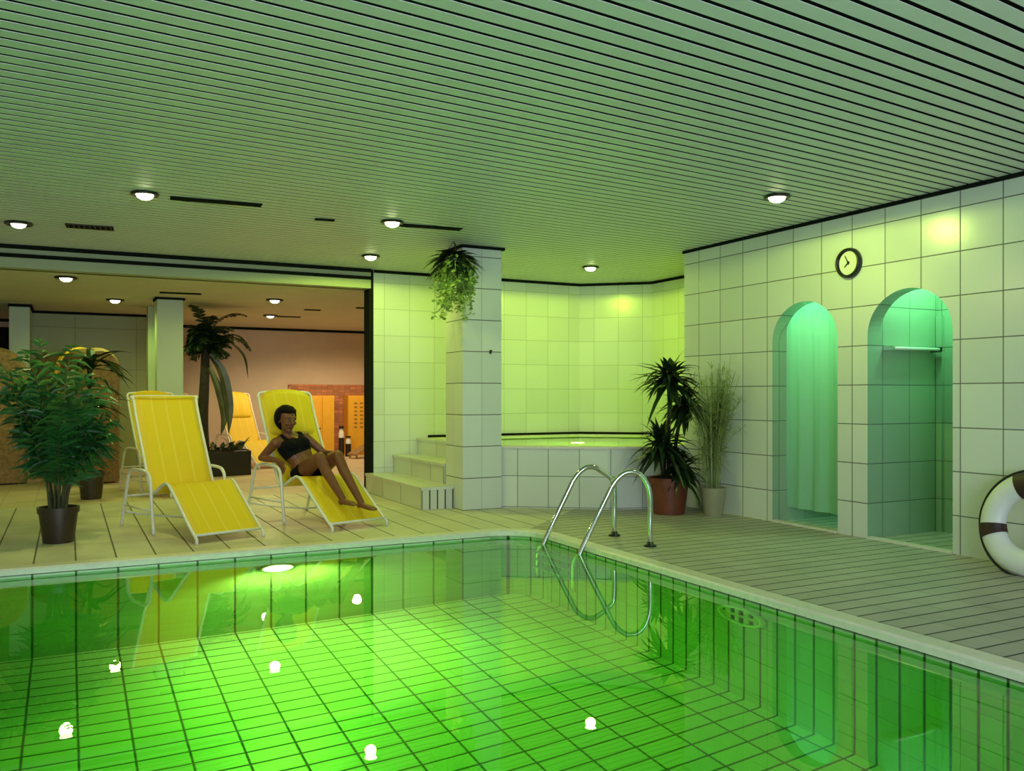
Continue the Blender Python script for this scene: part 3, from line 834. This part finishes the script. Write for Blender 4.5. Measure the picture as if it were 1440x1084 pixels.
def pot(t, m, r0, r1, h, rim=True, soil=True):
    b = MB()
    prof = [(r0, 0), (r1*.97, h*.82), (r1*.97, h*.83), (r1*1.04, h*.835), (r1*1.06, h), (r1*.95, h), (r1*.93, h*.88)] if rim else [(r0, 0), (r1, h), (r1*.93, h), (r1*.9, h*.88)]
    b.lathe(prof, 28); b.build('pot', m, t, smooth=True, auto=40)
    b = MB(); b.lathe([(r1*.92, h*.84), (r1*.5, h*.90), (.001, h*.91)], 20); b.build('soil', m_soil, t, smooth=True)

# 1 feathery palm in a dark pot near the pool
t = thing('potted_palm', 'feathery green palm in a dark round pot at the pool edge', 'potted plant', (-.07, 8.02, 0))
pot(t, m_potdark, .115, .150, .29, True)
rs = random.Random(3); b = MB()
for i in range(30):
    az = 2*PI*i/30*2.0 + rs.uniform(-.3, .3)
    ln = rs.uniform(.75, 1.60); lean = rs.uniform(.0, .17); dr = rs.uniform(.2, 1.15)
    r_ = rs.uniform(.01, .07)
    frond(b, (r_*math.cos(az), r_*math.sin(az), .25), az, lean, dr, ln*(.74 if math.cos(az)*.89 - math.sin(az)*.456 > .25 else 1), 16, .30, .034, .36, sag=.45, rs=rs, jit=.38)
b.build('fronds', [m_leaf, m_stem], t)
# 2 dark-leaved plant behind it
t = thing('potted_plant', 'dark drooping-leaved plant in a brown pot behind the feathery palm', 'potted plant', (.24, 11.2, 0))
pot(t, m_potdark, .11, .145, .32, True)
b = MB(); b.tube(crv([(0,0,.25), (.01,0,.7), (-.02,.01,1.25), (.0,.0,1.6)], 5), .022, 8); b.build('stem', m_bark, t, smooth=True)
b = MB(); rs = random.Random(5)
def strap(b, base, az, el, ln, w, droop, m=0):
    d = Vector((math.cos(az)*math.cos(el), math.sin(az)*math.cos(el), math.sin(el)))
    pts = []
    for i in range(6):
        u = i/5; pts.append(Vector(base) + d*ln*u + Vector((0, 0, -droop*ln*u*u)))
    sd_ = Vector((-math.sin(az), math.cos(az), 0))
    b.blade(pts, [w*.5, w, w, w*.85, w*.5, .001], sd_, .3, m)
for i in range(64):
    z = rs.choice([.6, .8, 1.05, 1.3, 1.5, 1.6]); az = rs.uniform(0, 2*PI)
    strap(b, (0, 0, z), az, rs.uniform(.1, 1.3), rs.uniform(.34, .60), .085, rs.uniform(.3, .9))
b.build('leaves', m_leafdk, t)
# 3 palm in a black planter
t = thing('palm_planter', 'tall dark palm in a black rectangular planter in the rest area', 'potted plant', (2.02, 13.6, 0), R(12))
b = MB(); b.box((-.60, -.2, 0), (.42, .2, .37)); b.build('planter', m_black, t, bevel=.01)
b = MB(); b.box((-.57, -.17, .36), (.39, .17, .385)); b.build('soil', m_soil, t)
b = MB(); b.tube(crv([(-.24, 0, .36), (-.25, 0, .8), (-.22, 0, 1.4), (-.20, 0, 2.08)], 6), [.10 - .0024*i for i in range(19)], 10); b.build('trunk', m_bark, t, smooth=True)
b = MB(); rs = random.Random(11)
for i in range(64):
    az = 2*PI*i/13 + rs.uniform(-.2, .2)
    frond(b, (-.20, 0, 2.0 + rs.uniform(-.22, .06)), az, rs.uniform(.2, 1.0), rs.uniform(1.2, 2.3), (rs.uniform(.32, .50) if math.cos(az) > -.2 or math.sin(az) < 0 else .30) if (i % 6 or (math.sin(az) > -.1 and math.cos(az) < .3)) else .8, 13, .16, .045, .12, 0, rs=rs)
b.build('fronds', m_leafdk, t)
b = MB()
def broad(b, pts, w, side=(0,1,0)):
    pts = crv(pts, 5); k = len(pts)
    b.blade(pts, [max(.002, w*math.sin(PI*min(1, .06+.94*i/(k-1)))**.8) for i in range(k)], side, .35)
broad(b, [(-.20, 0, 1.80), (.1, -.05, 1.98), (.32, -.1, 1.8), (.40, -.12, 1.45)], .15, (0,1,.3))
broad(b, [(-.19, -.03, 1.85), (.0, -.1, 1.55), (.10, -.12, 1.05), (.1, -.12, .62)], .15, (1,0,.1))
broad(b, [(-.20, -.03, 1.7), (-.06, -.1, 1.3), (.02, -.12, .9), (-.02, -.12, .6)], .14, (1,.2,.1))
for i in range(26):
    az = rs.uniform(0, 2*PI); strap(b, (rs.uniform(-.35, .38), rs.uniform(-.1, .1), .37), az, rs.uniform(.3, 1.2), rs.uniform(.2, .42), .07, rs.uniform(.2, .7))
b.build('leaves', [m_banana], t)
# 4 dracaena in a terracotta pot
t = thing('dracaena', 'dark spiky dracaena in a terracotta pot beside the whirlpool tub', 'potted plant', (5.44, 7.13, 0))
pot(t, m_terra, .155, .205, .37, True)
tips = [((-.02, -.02, .33), (0, 0, .85), (.0, -.02, 1.42)), ((.06, 0, .33), (.12, .02, .8), (.21, -.02, 1.15)), ((-.06, 0, .33), (-.10, -.03, .5), (-.12, -.04, .74)), ((.03, -.05, .33), (.05, -.08, .42), (.06, -.1, .52))]
b = MB()
for c in tips: b.tube(crv(c, 5), .019, 8)
b.build('stems', m_bark, t, smooth=True)
b = MB(); rs = random.Random(21)
for c, nn, ll in zip(tips, (110, 95, 130, 80), (.40, .34, .40, .30)):
    for i in range(nn):
        az = rs.uniform(0, 2*PI); el = rs.uniform(-.5, 1.35)
        z = c[2][2] - rs.uniform(0, .14)
        # world x of the leaf tip must stay off the wall
        ln = ll*rs.uniform(.7, 1.15)
        if math.cos(az)*math.cos(el)*ln + c[2][0] > .46: ln *= .6
        if c[2][1] + math.sin(az)*math.cos(el)*ln > .28 and z < .9: ln *= .5
        strap(b, (c[2][0], c[2][1], z), az, el, ln, .06, rs.uniform(.15, .75))
b.build('leaves', m_leafdk, t)
# 5 wispy bamboo-like plant
t = thing('wispy_grass_plant', 'thin wispy pale green plant in a cream pot against the wall', 'potted plant', (5.76, 6.83, 0))
pot(t, m_cream, .095, .135, .28, False)
b = MB(); rs = random.Random(31)
for i in range(95):
    az = rs.uniform(0, 2*PI); ln = rs.uniform(.8, 1.5)
    dx, dy = math.cos(az)*rs.uniform(.05, .26), math.sin(az)*rs.uniform(.05, .30)
    if dx > .12: dx = .12 - rs.uniform(0, .08)
    p0_, p1_, p2_ = Vector((dx*.25, dy*.25, .24)), Vector((dx*.6, dy*.6, .24+ln*.55)), Vector((dx*1.05, dy*1.2, .24+ln*.95))
    if i % 3 == 0: p2_ += Vector((-.08, dy*.7, -.12))
    pts = crv([p0_, p1_, p2_], 7)
    b.tube(pts, .0028, 4, m=0)
    for k in range(22):
        q = pts[int(rs.uniform(.25, 1)*(len(pts)-1))]
        az2 = rs.uniform(0, 2*PI); l_ = rs.uniform(.07, .20)
        d = Vector((math.cos(az2)*.7, math.sin(az2)*.7, rs.uniform(-.3, .8))).normalized()
        e = q + d*l_
        if e.x > .18: continue
        b.blade([q, q+d*l_*.5, q+d*l_+Vector((0,0,-.02))], [.003, .009, .001], (-math.sin(az2), math.cos(az2), 0), .2)
b.build('foliage', m_leafthin, t)
# 6 hanging plant by the column
HP = Vector((3.50, 8.14, CZ))
t = thing('hanging_plant', 'trailing light green plant hanging from the ceiling at the column', 'hanging plant', HP)
b = MB(); b.lathe([(.07, -.33), (.12, -.29), (.145, -.20), (.15, -.17), (.135, -.17), (.10, -.21)], 20); b.build('basket', m_black, t, smooth=True)
b = MB()
for i in range(3):
    a = 2*PI*i/3+.4; b.tube([(0, 0, -.002), (.14*math.cos(a), .14*math.sin(a), -.18)], .004, 5)
b.build('cords', m_black, t)
b = MB(); rs = random.Random(41)
def okp(p): 
    w_ = HP + p
    return not (w_.x > 3.645 and w_.y > 8.265) and w_.z < CZ-.005
for i in range(130):
    az = rs.uniform(0, 2*PI); el = rs.uniform(-.6, .7); ln = rs.uniform(.16, .32)
    e = Vector((math.cos(az)*math.cos(el)*ln, math.sin(az)*math.cos(el)*ln, -.15+math.sin(el)*ln))
    if okp(e) and okp(e*1.1): strap(b, (.02*math.cos(az), .02*math.sin(az), -.16), az, el, ln, .06, .4)
b.build('dark_leaves', m_leafdk, t)
b = MB()
for i in range(52):
    az = rs.uniform(0, 2*PI); r0 = rs.uniform(.06, .19); ln = rs.uniform(.22, .60)
    pts = []
    for k in range(9):
        u = k/8
        p = Vector((math.cos(az)*r0*(.5+.6*min(1, u*3)), math.sin(az)*r0*(.5+.6*min(1, u*3)), -.17 - ln*u + .04*math.sin(PI*min(1, u*3))))
        p += Vector((.02*math.sin(k*1.3+i), .02*math.cos(k*1.1+i), 0))
        if not okp(p*1): 
            p.y = min(p.y, 8.25-HP.y)
        pts.append(p)
    b.tube(pts, .003, 4)
    for k in range(34):
        q = pts[rs.randrange(1, 9)] + Vector((rs.uniform(-.02, .02), rs.uniform(-.02, .02), rs.uniform(-.03, .03)))
        a2 = rs.uniform(0, 2*PI); l_ = rs.uniform(.035, .068); d = Vector((math.cos(a2)*.8, math.sin(a2)*.8, rs.uniform(-.8, .2)))
        if okp(q + d*l_*1.3): b.blade([q, q+d*l_*.4, q+d*l_*.75, q+d*l_], [.006, l_*.7, l_*.6, .001], (-math.sin(a2), math.cos(a2), .2), .2)
b.build('trailing_vines', m_leaflight, t)

# ------------------------------------------------------------------ the woman on the second lounger
per = thing('person', 'woman in a black two-piece swimsuit reclining on the right yellow lounger', 'person', L2, PSI)
def V(*a): return Vector(a)
def cone(b, p, q, r0, r1, n=14):
    p, q = Vector(p), Vector(q); d = (q-p)
    L_ = d.length; u = d/L_
    pts = []; rs_ = []
    for i in range(1, 5):
        a = PI/2*i/5; pts.append(p - u*r0*math.cos(a)); rs_.append(r0*math.sin(a))
    for i in range(5): pts.append(p + d*i/4); rs_.append(r0 + (r1-r0)*i/4)
    for i in range(4, 0, -1):
        a = PI/2*i/5; pts.append(q + u*r1*math.cos(a)); rs_.append(r1*math.sin(a))
    b.tube(pts, rs_, n)
pel, wai, che, nek = V(0,.815,.46), V(-.05,.89,.58), V(-.10,.95,.71), V(-.12,1.01,.825)
tx = V(.35,.02,.05).normalized(); hx = V(1,.02,.0).normalized()
fwd = V(.05,-.90,.40).normalized()
B = MB()
for s_ in (-1, 1):
    cone(B, pel + hx*.07*s_, wai + (hx+tx)/2*.045*s_, .098, .078)
    cone(B, wai + tx*.045*s_, che + tx*.07*s_, .078, .092)
    cone(B, che + tx*.07*s_, nek + tx*.05*s_ - V(0,0,.045), .092, .05)
    cone(B, nek - V(0,0,.03) + tx*.03*s_, (V(-.285,.965,.745) if s_ < 0 else V(.055,1.0,.795)), .042, .050)
    B.ball(che + tx*.075*s_ + fwd*.068 - V(0,0,.012), .058)
    B.ball(pel + hx*.085*s_ + V(0,.03,-.01), .095)
cone(B, pel, wai, .095, .085); cone(B, wai, che, .085, .10)
hc = V(-.150,.985,.962)
cone(B, nek - V(0,0,.03), hc + V(0,.01,-.07), .052, .048)
SH = {-1: V(-.285,.965,.745), 1: V(.055,1.0,.795)}
EL = {-1: V(-.362,1.09,.600), 1: V(.205,.87,.625)}
WR = {-1: V(-.318,.865,.585), 1: V(.150,.655,.645)}
HD = {-1: V(.04,-.085,-.11).normalized(), 1: V(-.05,-.16,-.03).normalized()}
HIP = {-1: V(-.09,.81,.46), 1: V(.09,.82,.465)}
KN = {-1: V(-.115,.455,.625), 1: V(.075,.445,.630)}
AN = {-1: V(-.055,.165,.255), 1: V(.105,.105,.215)}
TO = {-1: V(-.02,.03,.24), 1: V(.15,-.035,.185)}
for s_ in (-1, 1):
    cone(B, SH[s_], SH[s_].lerp(EL[s_], .5), .047, .041); cone(B, SH[s_].lerp(EL[s_], .5), EL[s_], .041, .034)
    m1 = EL[s_].lerp(WR[s_], .3); cone(B, EL[s_], m1, .034, .036); cone(B, m1, WR[s_], .036, .023)
    d = HD[s_]; sd_ = d.cross(V(0,0,1) if s_ > 0 else V(1,0,0)).normalized(); up_ = sd_.cross(d).normalized()
    w_ = WR[s_]
    for q in (-.028, -.009, .010, .028): cone(B, w_ + d*.015 + sd_*q*.5, w_ + d*.085 + sd_*q, .015, .0125, 10)
    for q, ln in ((-.031, .060), (-.010, .074), (.011, .078), (.031, .070)):
        k0 = w_ + d*.085 + sd_*q; k1 = k0 + (d*.92 + up_*-.30).normalized()*ln*.5 + sd_*q*.12; k2 = k1 + (d*.7 + up_*-.7).normalized()*ln*.5
        cone(B, k0, k1, .0092, .0085, 8); cone(B, k1, k2, .0085, .0072, 8)
    t0 = w_ + d*.03 + sd_*.024; t1 = t0 + (d*.6 + sd_*.75).normalized()*.042; t2 = t1 + (d*.9 + sd_*.25 - up_*.3).normalized()*.032
    cone(B, t0, t1, .0125, .0105, 8); cone(B, t1, t2, .0105, .0085, 8)
    # legs
    mt = HIP[s_].lerp(KN[s_], .45)
    cone(B, HIP[s_], mt, .086, .074); cone(B, mt, KN[s_], .074, .052)
    mc = KN[s_].lerp(AN[s_], .3) + V(0, .012, -.012)
    cone(B, KN[s_], mc, .052, .050); cone(B, mc, AN[s_], .050, .031)
    f = (TO[s_]-AN[s_]).normalized(); fs_ = f.cross(V(0,0,1)).normalized()
    cone(B, AN[s_], AN[s_] + V(0,.025,-.025), .031, .028)
    for q in (-.022, 0, .022): cone(B, AN[s_] + f*.02 + V(0,0,-.02), AN[s_] + f*.115 + fs_*q + V(0,0,-.022), .028, .018)
    for i, q in enumerate((-.030, -.016, -.003, .010, .026)):
        r_ = .0085 + (.004 if (i == 4) == (s_ < 0) and i in (0, 4) or (i == 0 and s_ > 0) else 0)
        cone(B, AN[s_] + f*.115 + fs_*q + V(0,0,-.022), AN[s_] + f*(.160 - abs(q-.005)*.4) + fs_*q*1.1 + V(0,0,-.026), r_+.002, r_, 8)
# head frame: rows to local
hf = V(.02,-.98,-.12).normalized(); hs = V(0,0,1).cross(hf).normalized() * -1; hu = hs.cross(hf).normalized()
if hu.z < 0: hu = -hu
HM = Matrix((hs, -hf, hu)).transposed()    # x = side, -y = face, z = up
def hp(x, y, z): return hc + HM @ V(x, y, z)
B.ball(hp(0,.012,.025), .095, 20, 14, (.80,1.0,.98), HM)
B.ball(hp(0,-.018,-.035), .075, 18, 12, (.83,.92,1.05), HM)
B.ball(hp(0,-.052,-.092), .030, 12, 8, (1.1,.9,.9), HM)
cone(B, hp(0,-.088,.018), hp(0,-.104,-.018), .0105, .0145, 10)
for s_ in (-1, 1):
    B.ball(hp(.012*s_,-.093,-.022), .0105, 10, 6)
    B.ball(hp(.078*s_,.012,-.005), .024, 12, 8, (.35,.7,1.15), HM)
    cone(B, hp(.016*s_,-.083,.036), hp(.052*s_,-.068,.034), .0105, .010, 8)
    B.ball(hp(.040*s_,-.066,-.022), .026, 12, 8, (1,.7,.8), HM)
tmp = B.build('body_source', m_skin)
rm = tmp.modifiers.new('r', 'REMESH'); rm.mode = 'VOXEL'; rm.voxel_size = .0052
sm = tmp.modifiers.new('s', 'SMOOTH'); sm.factor = .5; sm.iterations = 4
dgp = bpy.context.evaluated_depsgraph_get()
me = bpy.data.meshes.new_from_object(tmp.evaluated_get(dgp))
bpy.data.objects.remove(tmp)
me.name = 'body'; me.materials.clear(); me.materials.append(m_skin)
me.polygons.foreach_set('use_smooth', [True]*len(me.polygons))
body = bpy.data.objects.new('body', me); C.objects.link(body); body.parent = per
# swimsuit from the body surface
segs = [('t', pel, wai, .13), ('t', wai, che, .13), ('t', che, nek, .12), ('h', nek+V(0,0,.05), hc+V(0,0,.05), .08)]
for s_ in (-1, 1):
    segs += [('a', SH[s_], EL[s_], .05), ('a', EL[s_], WR[s_], .04), ('a', WR[s_], WR[s_]+HD[s_]*.18, .03),
             ('l', HIP[s_].lerp(KN[s_], .25), KN[s_], .075), ('l', KN[s_], AN[s_], .05), ('l', AN[s_], TO[s_], .03)]
def near(p):
    best = None; bd = 9
    for nm, a, c, r_ in segs:
        d = c-a; u = max(0, min(1, (p-a).dot(d)/d.dot(d))); dd = (p-(a+d*u)).length/r_
        if dd < bd: bd = dd; best = nm
    return best
spn = (nek-pel); sl = spn.length; spu = spn/sl
top_f = []; bot_f = []
for pl in me.polygons:
    p = pl.center; nm = near(p)
    if nm in ('a', 'h'): continue
    s_ = (p-pel).dot(spu)/sl; t_ = (p-(pel+spu*(s_*sl))).dot(tx)
    front = (p-(pel+spu*(s_*sl))).dot(fwd)
    if nm == 't' and .46 < s_ < .84 - (.07*max(0, 1-abs(t_)/.05) if front > 0 else 0): top_f.append(pl.index)
    elif nm == 't' and .78 < s_ < 1.1 and .075 < abs(t_) < .118: top_f.append(pl.index)
    elif p.z < .60 and s_ < .20:
        ok_ = nm == 't'
        if nm == 'l':
            for q in (-1, 1):
                d = (KN[q]-HIP[q]); u = (p-HIP[q]).dot(d)/d.dot(d)
                if u < .24 - .9*(abs(p.x)-.02) + .12 and (p-(HIP[q]+d*u)).length < .11: ok_ = True
        if ok_: bot_f.append(pl.index)
def garment(name, idx):
    ids = {}; vs = []; fs = []
    for i in idx:
        f = []
        for v in me.polygons[i].vertices:
            if v not in ids:
                ids[v] = len(vs); vs.append(me.vertices[v].co + me.vertices[v].normal*.0045)
            f.append(ids[v])
        fs.append(f)
    g = MB(); g.add(vs, fs); o = g.build(name, m_suit, per, smooth=True)
    so = o.modifiers.new('Solidify', 'SOLIDIFY'); so.thickness = .003; so.offset = -1
garment('bikini_top', top_f); garment('bikini_bottom', bot_f)
# hair
b = MB(); vs = []; fs = []; nu, nv = 40, 26
for j in range(nv+1):
    el = -PI/2 + PI*j/nv
    for i in range(nu):
        a = 2*PI*i/nu
        d = V(math.cos(el)*math.sin(a), -math.cos(el)*math.cos(a), math.sin(el))   # -y is the face
        r_ = V(.112, .126, .120)
        k_ = 1.0 + .05*noise.noise(d*5)
        fr = -d.y
        if fr > .12 and d.z < .52 + .25*d.x*0: k_ *= max(.62, 1 - 2.2*(fr-.12))
        if d.z < -.35: k_ *= 1.0 if fr < -.1 else .8
        vs.append(hp(d.x*r_.x*k_, .016 + d.y*r_.y*k_, .026 + d.z*r_.z*k_*(1.0 if d.z > 0 else 1.15)))
for j in range(nv):
    for i in range(nu):
        fs.append((j*nu+i, j*nu+(i+1) % nu, (j+1)*nu+(i+1) % nu, (j+1)*nu+i))
b.add(vs, fs); b.build('hair', m_hair, per, smooth=True)
for s_ in (-1, 1):
    b = MB(); b.ball(hp(.031*s_, -.0835, .010), .0125, 12, 8, (1.25,.6,.62), HM); e = b.build('eye', m_eye, per, smooth=True)
    b = MB(); b.ball(hp(.031*s_, -.090, .010), .0062, 10, 6, (1,.5,1), HM); b.build('iris', m_hair, e, smooth=True)
b = MB(); b.ball(hp(0, -.094, -.055), .018, 12, 8, (1.2,.45,.40), HM); b.build('lips', m_lip, per, smooth=True)

# ------------------------------------------------------------------ lights
def light(kind, name, loc, energy, col, **kw):
    l = bpy.data.lights.new(name, kind); l.energy = energy; l.color = col
    for k_, v_ in kw.items(): setattr(l, k_, v_)
    o = bpy.data.objects.new(name, l); C.objects.link(o); o.location = loc
    return o
def aim(o, target):
    d = Vector(target) - o.location; o.rotation_euler = d.to_track_quat('-Z', 'Y').to_euler()
LE = [(60, (1, .95, .30)), (26, (.72, 1, .14)), (54, (.72, 1, .10)), (60, (.68, 1, .06)), (44, (.72, 1, .16))]
for (x, y), (e, c) in zip([m_[0] for m_ in mains], LE):
    light('SPOT', 'downlight_beam', (x, y, CZ-.09), e, c, spot_size=R(178), spot_blend=.10, shadow_soft_size=.06)
for (x, y), e, c in zip([m_[0] for m_ in backs], (40, 42, 45), ((.72,1,.25), (.70,1,.18), (1,.80,.30))):
    light('SPOT', 'rest_lamp_beam', (x, y, BZ-.09), e, c, spot_size=R(168), spot_blend=.5, shadow_soft_size=.07)
light('SPOT', 'rest_lamp_beam', (4.7, 15.4, BZ-.1), 135, (1, .74, .42), spot_size=R(165), spot_blend=.5, shadow_soft_size=.08)
light('SPOT', 'rest_lamp_beam', (2.98, 14.9, BZ-.1), 75, (1, .78, .45), spot_size=R(165), spot_blend=.5, shadow_soft_size=.08)
# shower lamps
light('POINT', 'shower_lamp', (6.5, 4.75, 2.38), 27, (.30, 1, .50), shadow_soft_size=.06)
light('POINT', 'shower_lamp', (6.6, 5.83, 2.38), 38, (.30, 1, .50), shadow_soft_size=.06)
# underwater lamps of pool and tub, with added pool fill lights
GW = (.25, 1, .07)
o = light('SPOT', 'underwater_beam', (1.447, PY1-.09, -.47), 260, (.42, 1, .10), spot_size=R(115), spot_blend=.9, shadow_soft_size=.08); aim(o, (1.6, 4.9, -1.9))
o = light('SPOT', 'underwater_glow_fill', (1.447, PY1-.24, -.42), 130, (1, .80, .42), spot_size=R(140), spot_blend=.9, shadow_soft_size=.06); aim(o, (1.62, PY1, -1.3))  # added light off the fixture, brightens the wall around the lamp
o = light('SPOT', 'underwater_beam', (2.2, PY0+.1, -.55), 12, GW, spot_size=R(150), spot_blend=.7, shadow_soft_size=.1); aim(o, (1.8, 3.0, -1.7))  # added fill at the unseen near wall, lightens the pool floor
o = light('SPOT', 'underwater_beam', (PXL+.1, 3.5, -.55), 12, GW, spot_size=R(150), spot_blend=.7, shadow_soft_size=.1); aim(o, (-.3, 4.2, -1.9))  # second added fill, from the unseen left wall
light('POINT', 'spa_lamp', (5.5, 9.0, .35), 20, (.6, 1, .12), shadow_soft_size=.08)
# cool area light added at the made-up window behind the camera
o = light('AREA', 'window_fill', (1.2, YN-.03, 1.63), 320, (.72, .81, 1.0), shape='RECTANGLE', size=4.6, size_y=1.55); aim(o, (1.4, 3, 2.25))

# ------------------------------------------------------------------ world, camera, view
w = bpy.data.worlds.new('World'); sc.world = w; w.use_nodes = True
w.node_tree.nodes['Background'].inputs['Color'].default_value = (.02, .03, .02, 1)
w.node_tree.nodes['Background'].inputs['Strength'].default_value = .3
cam = bpy.data.cameras.new('Camera'); co = bpy.data.objects.new('Camera', cam); C.objects.link(co)
co.location = (0, 0, 1.2); co.rotation_euler = (R(90), 0, R(-27.1))
cam.sensor_width = 36; cam.lens = 36*1220/1440; cam.shift_y = 14/1440; cam.clip_start = .02
sc.camera = co
vs_ = sc.view_settings
vs_.view_transform = 'Standard'; vs_.look = 'None'; vs_.gamma = 1; vs_.use_curve_mapping = False; vs_.exposure = 0.0
cy = sc.cycles
cy.use_denoising = True; cy.max_bounces = 12; cy.diffuse_bounces = 5; cy.glossy_bounces = 4; cy.transmission_bounces = 8
cy.sample_clamp_indirect = 3; cy.caustics_refractive = True; cy.caustics_reflective = True; cy.blur_glossy = .5
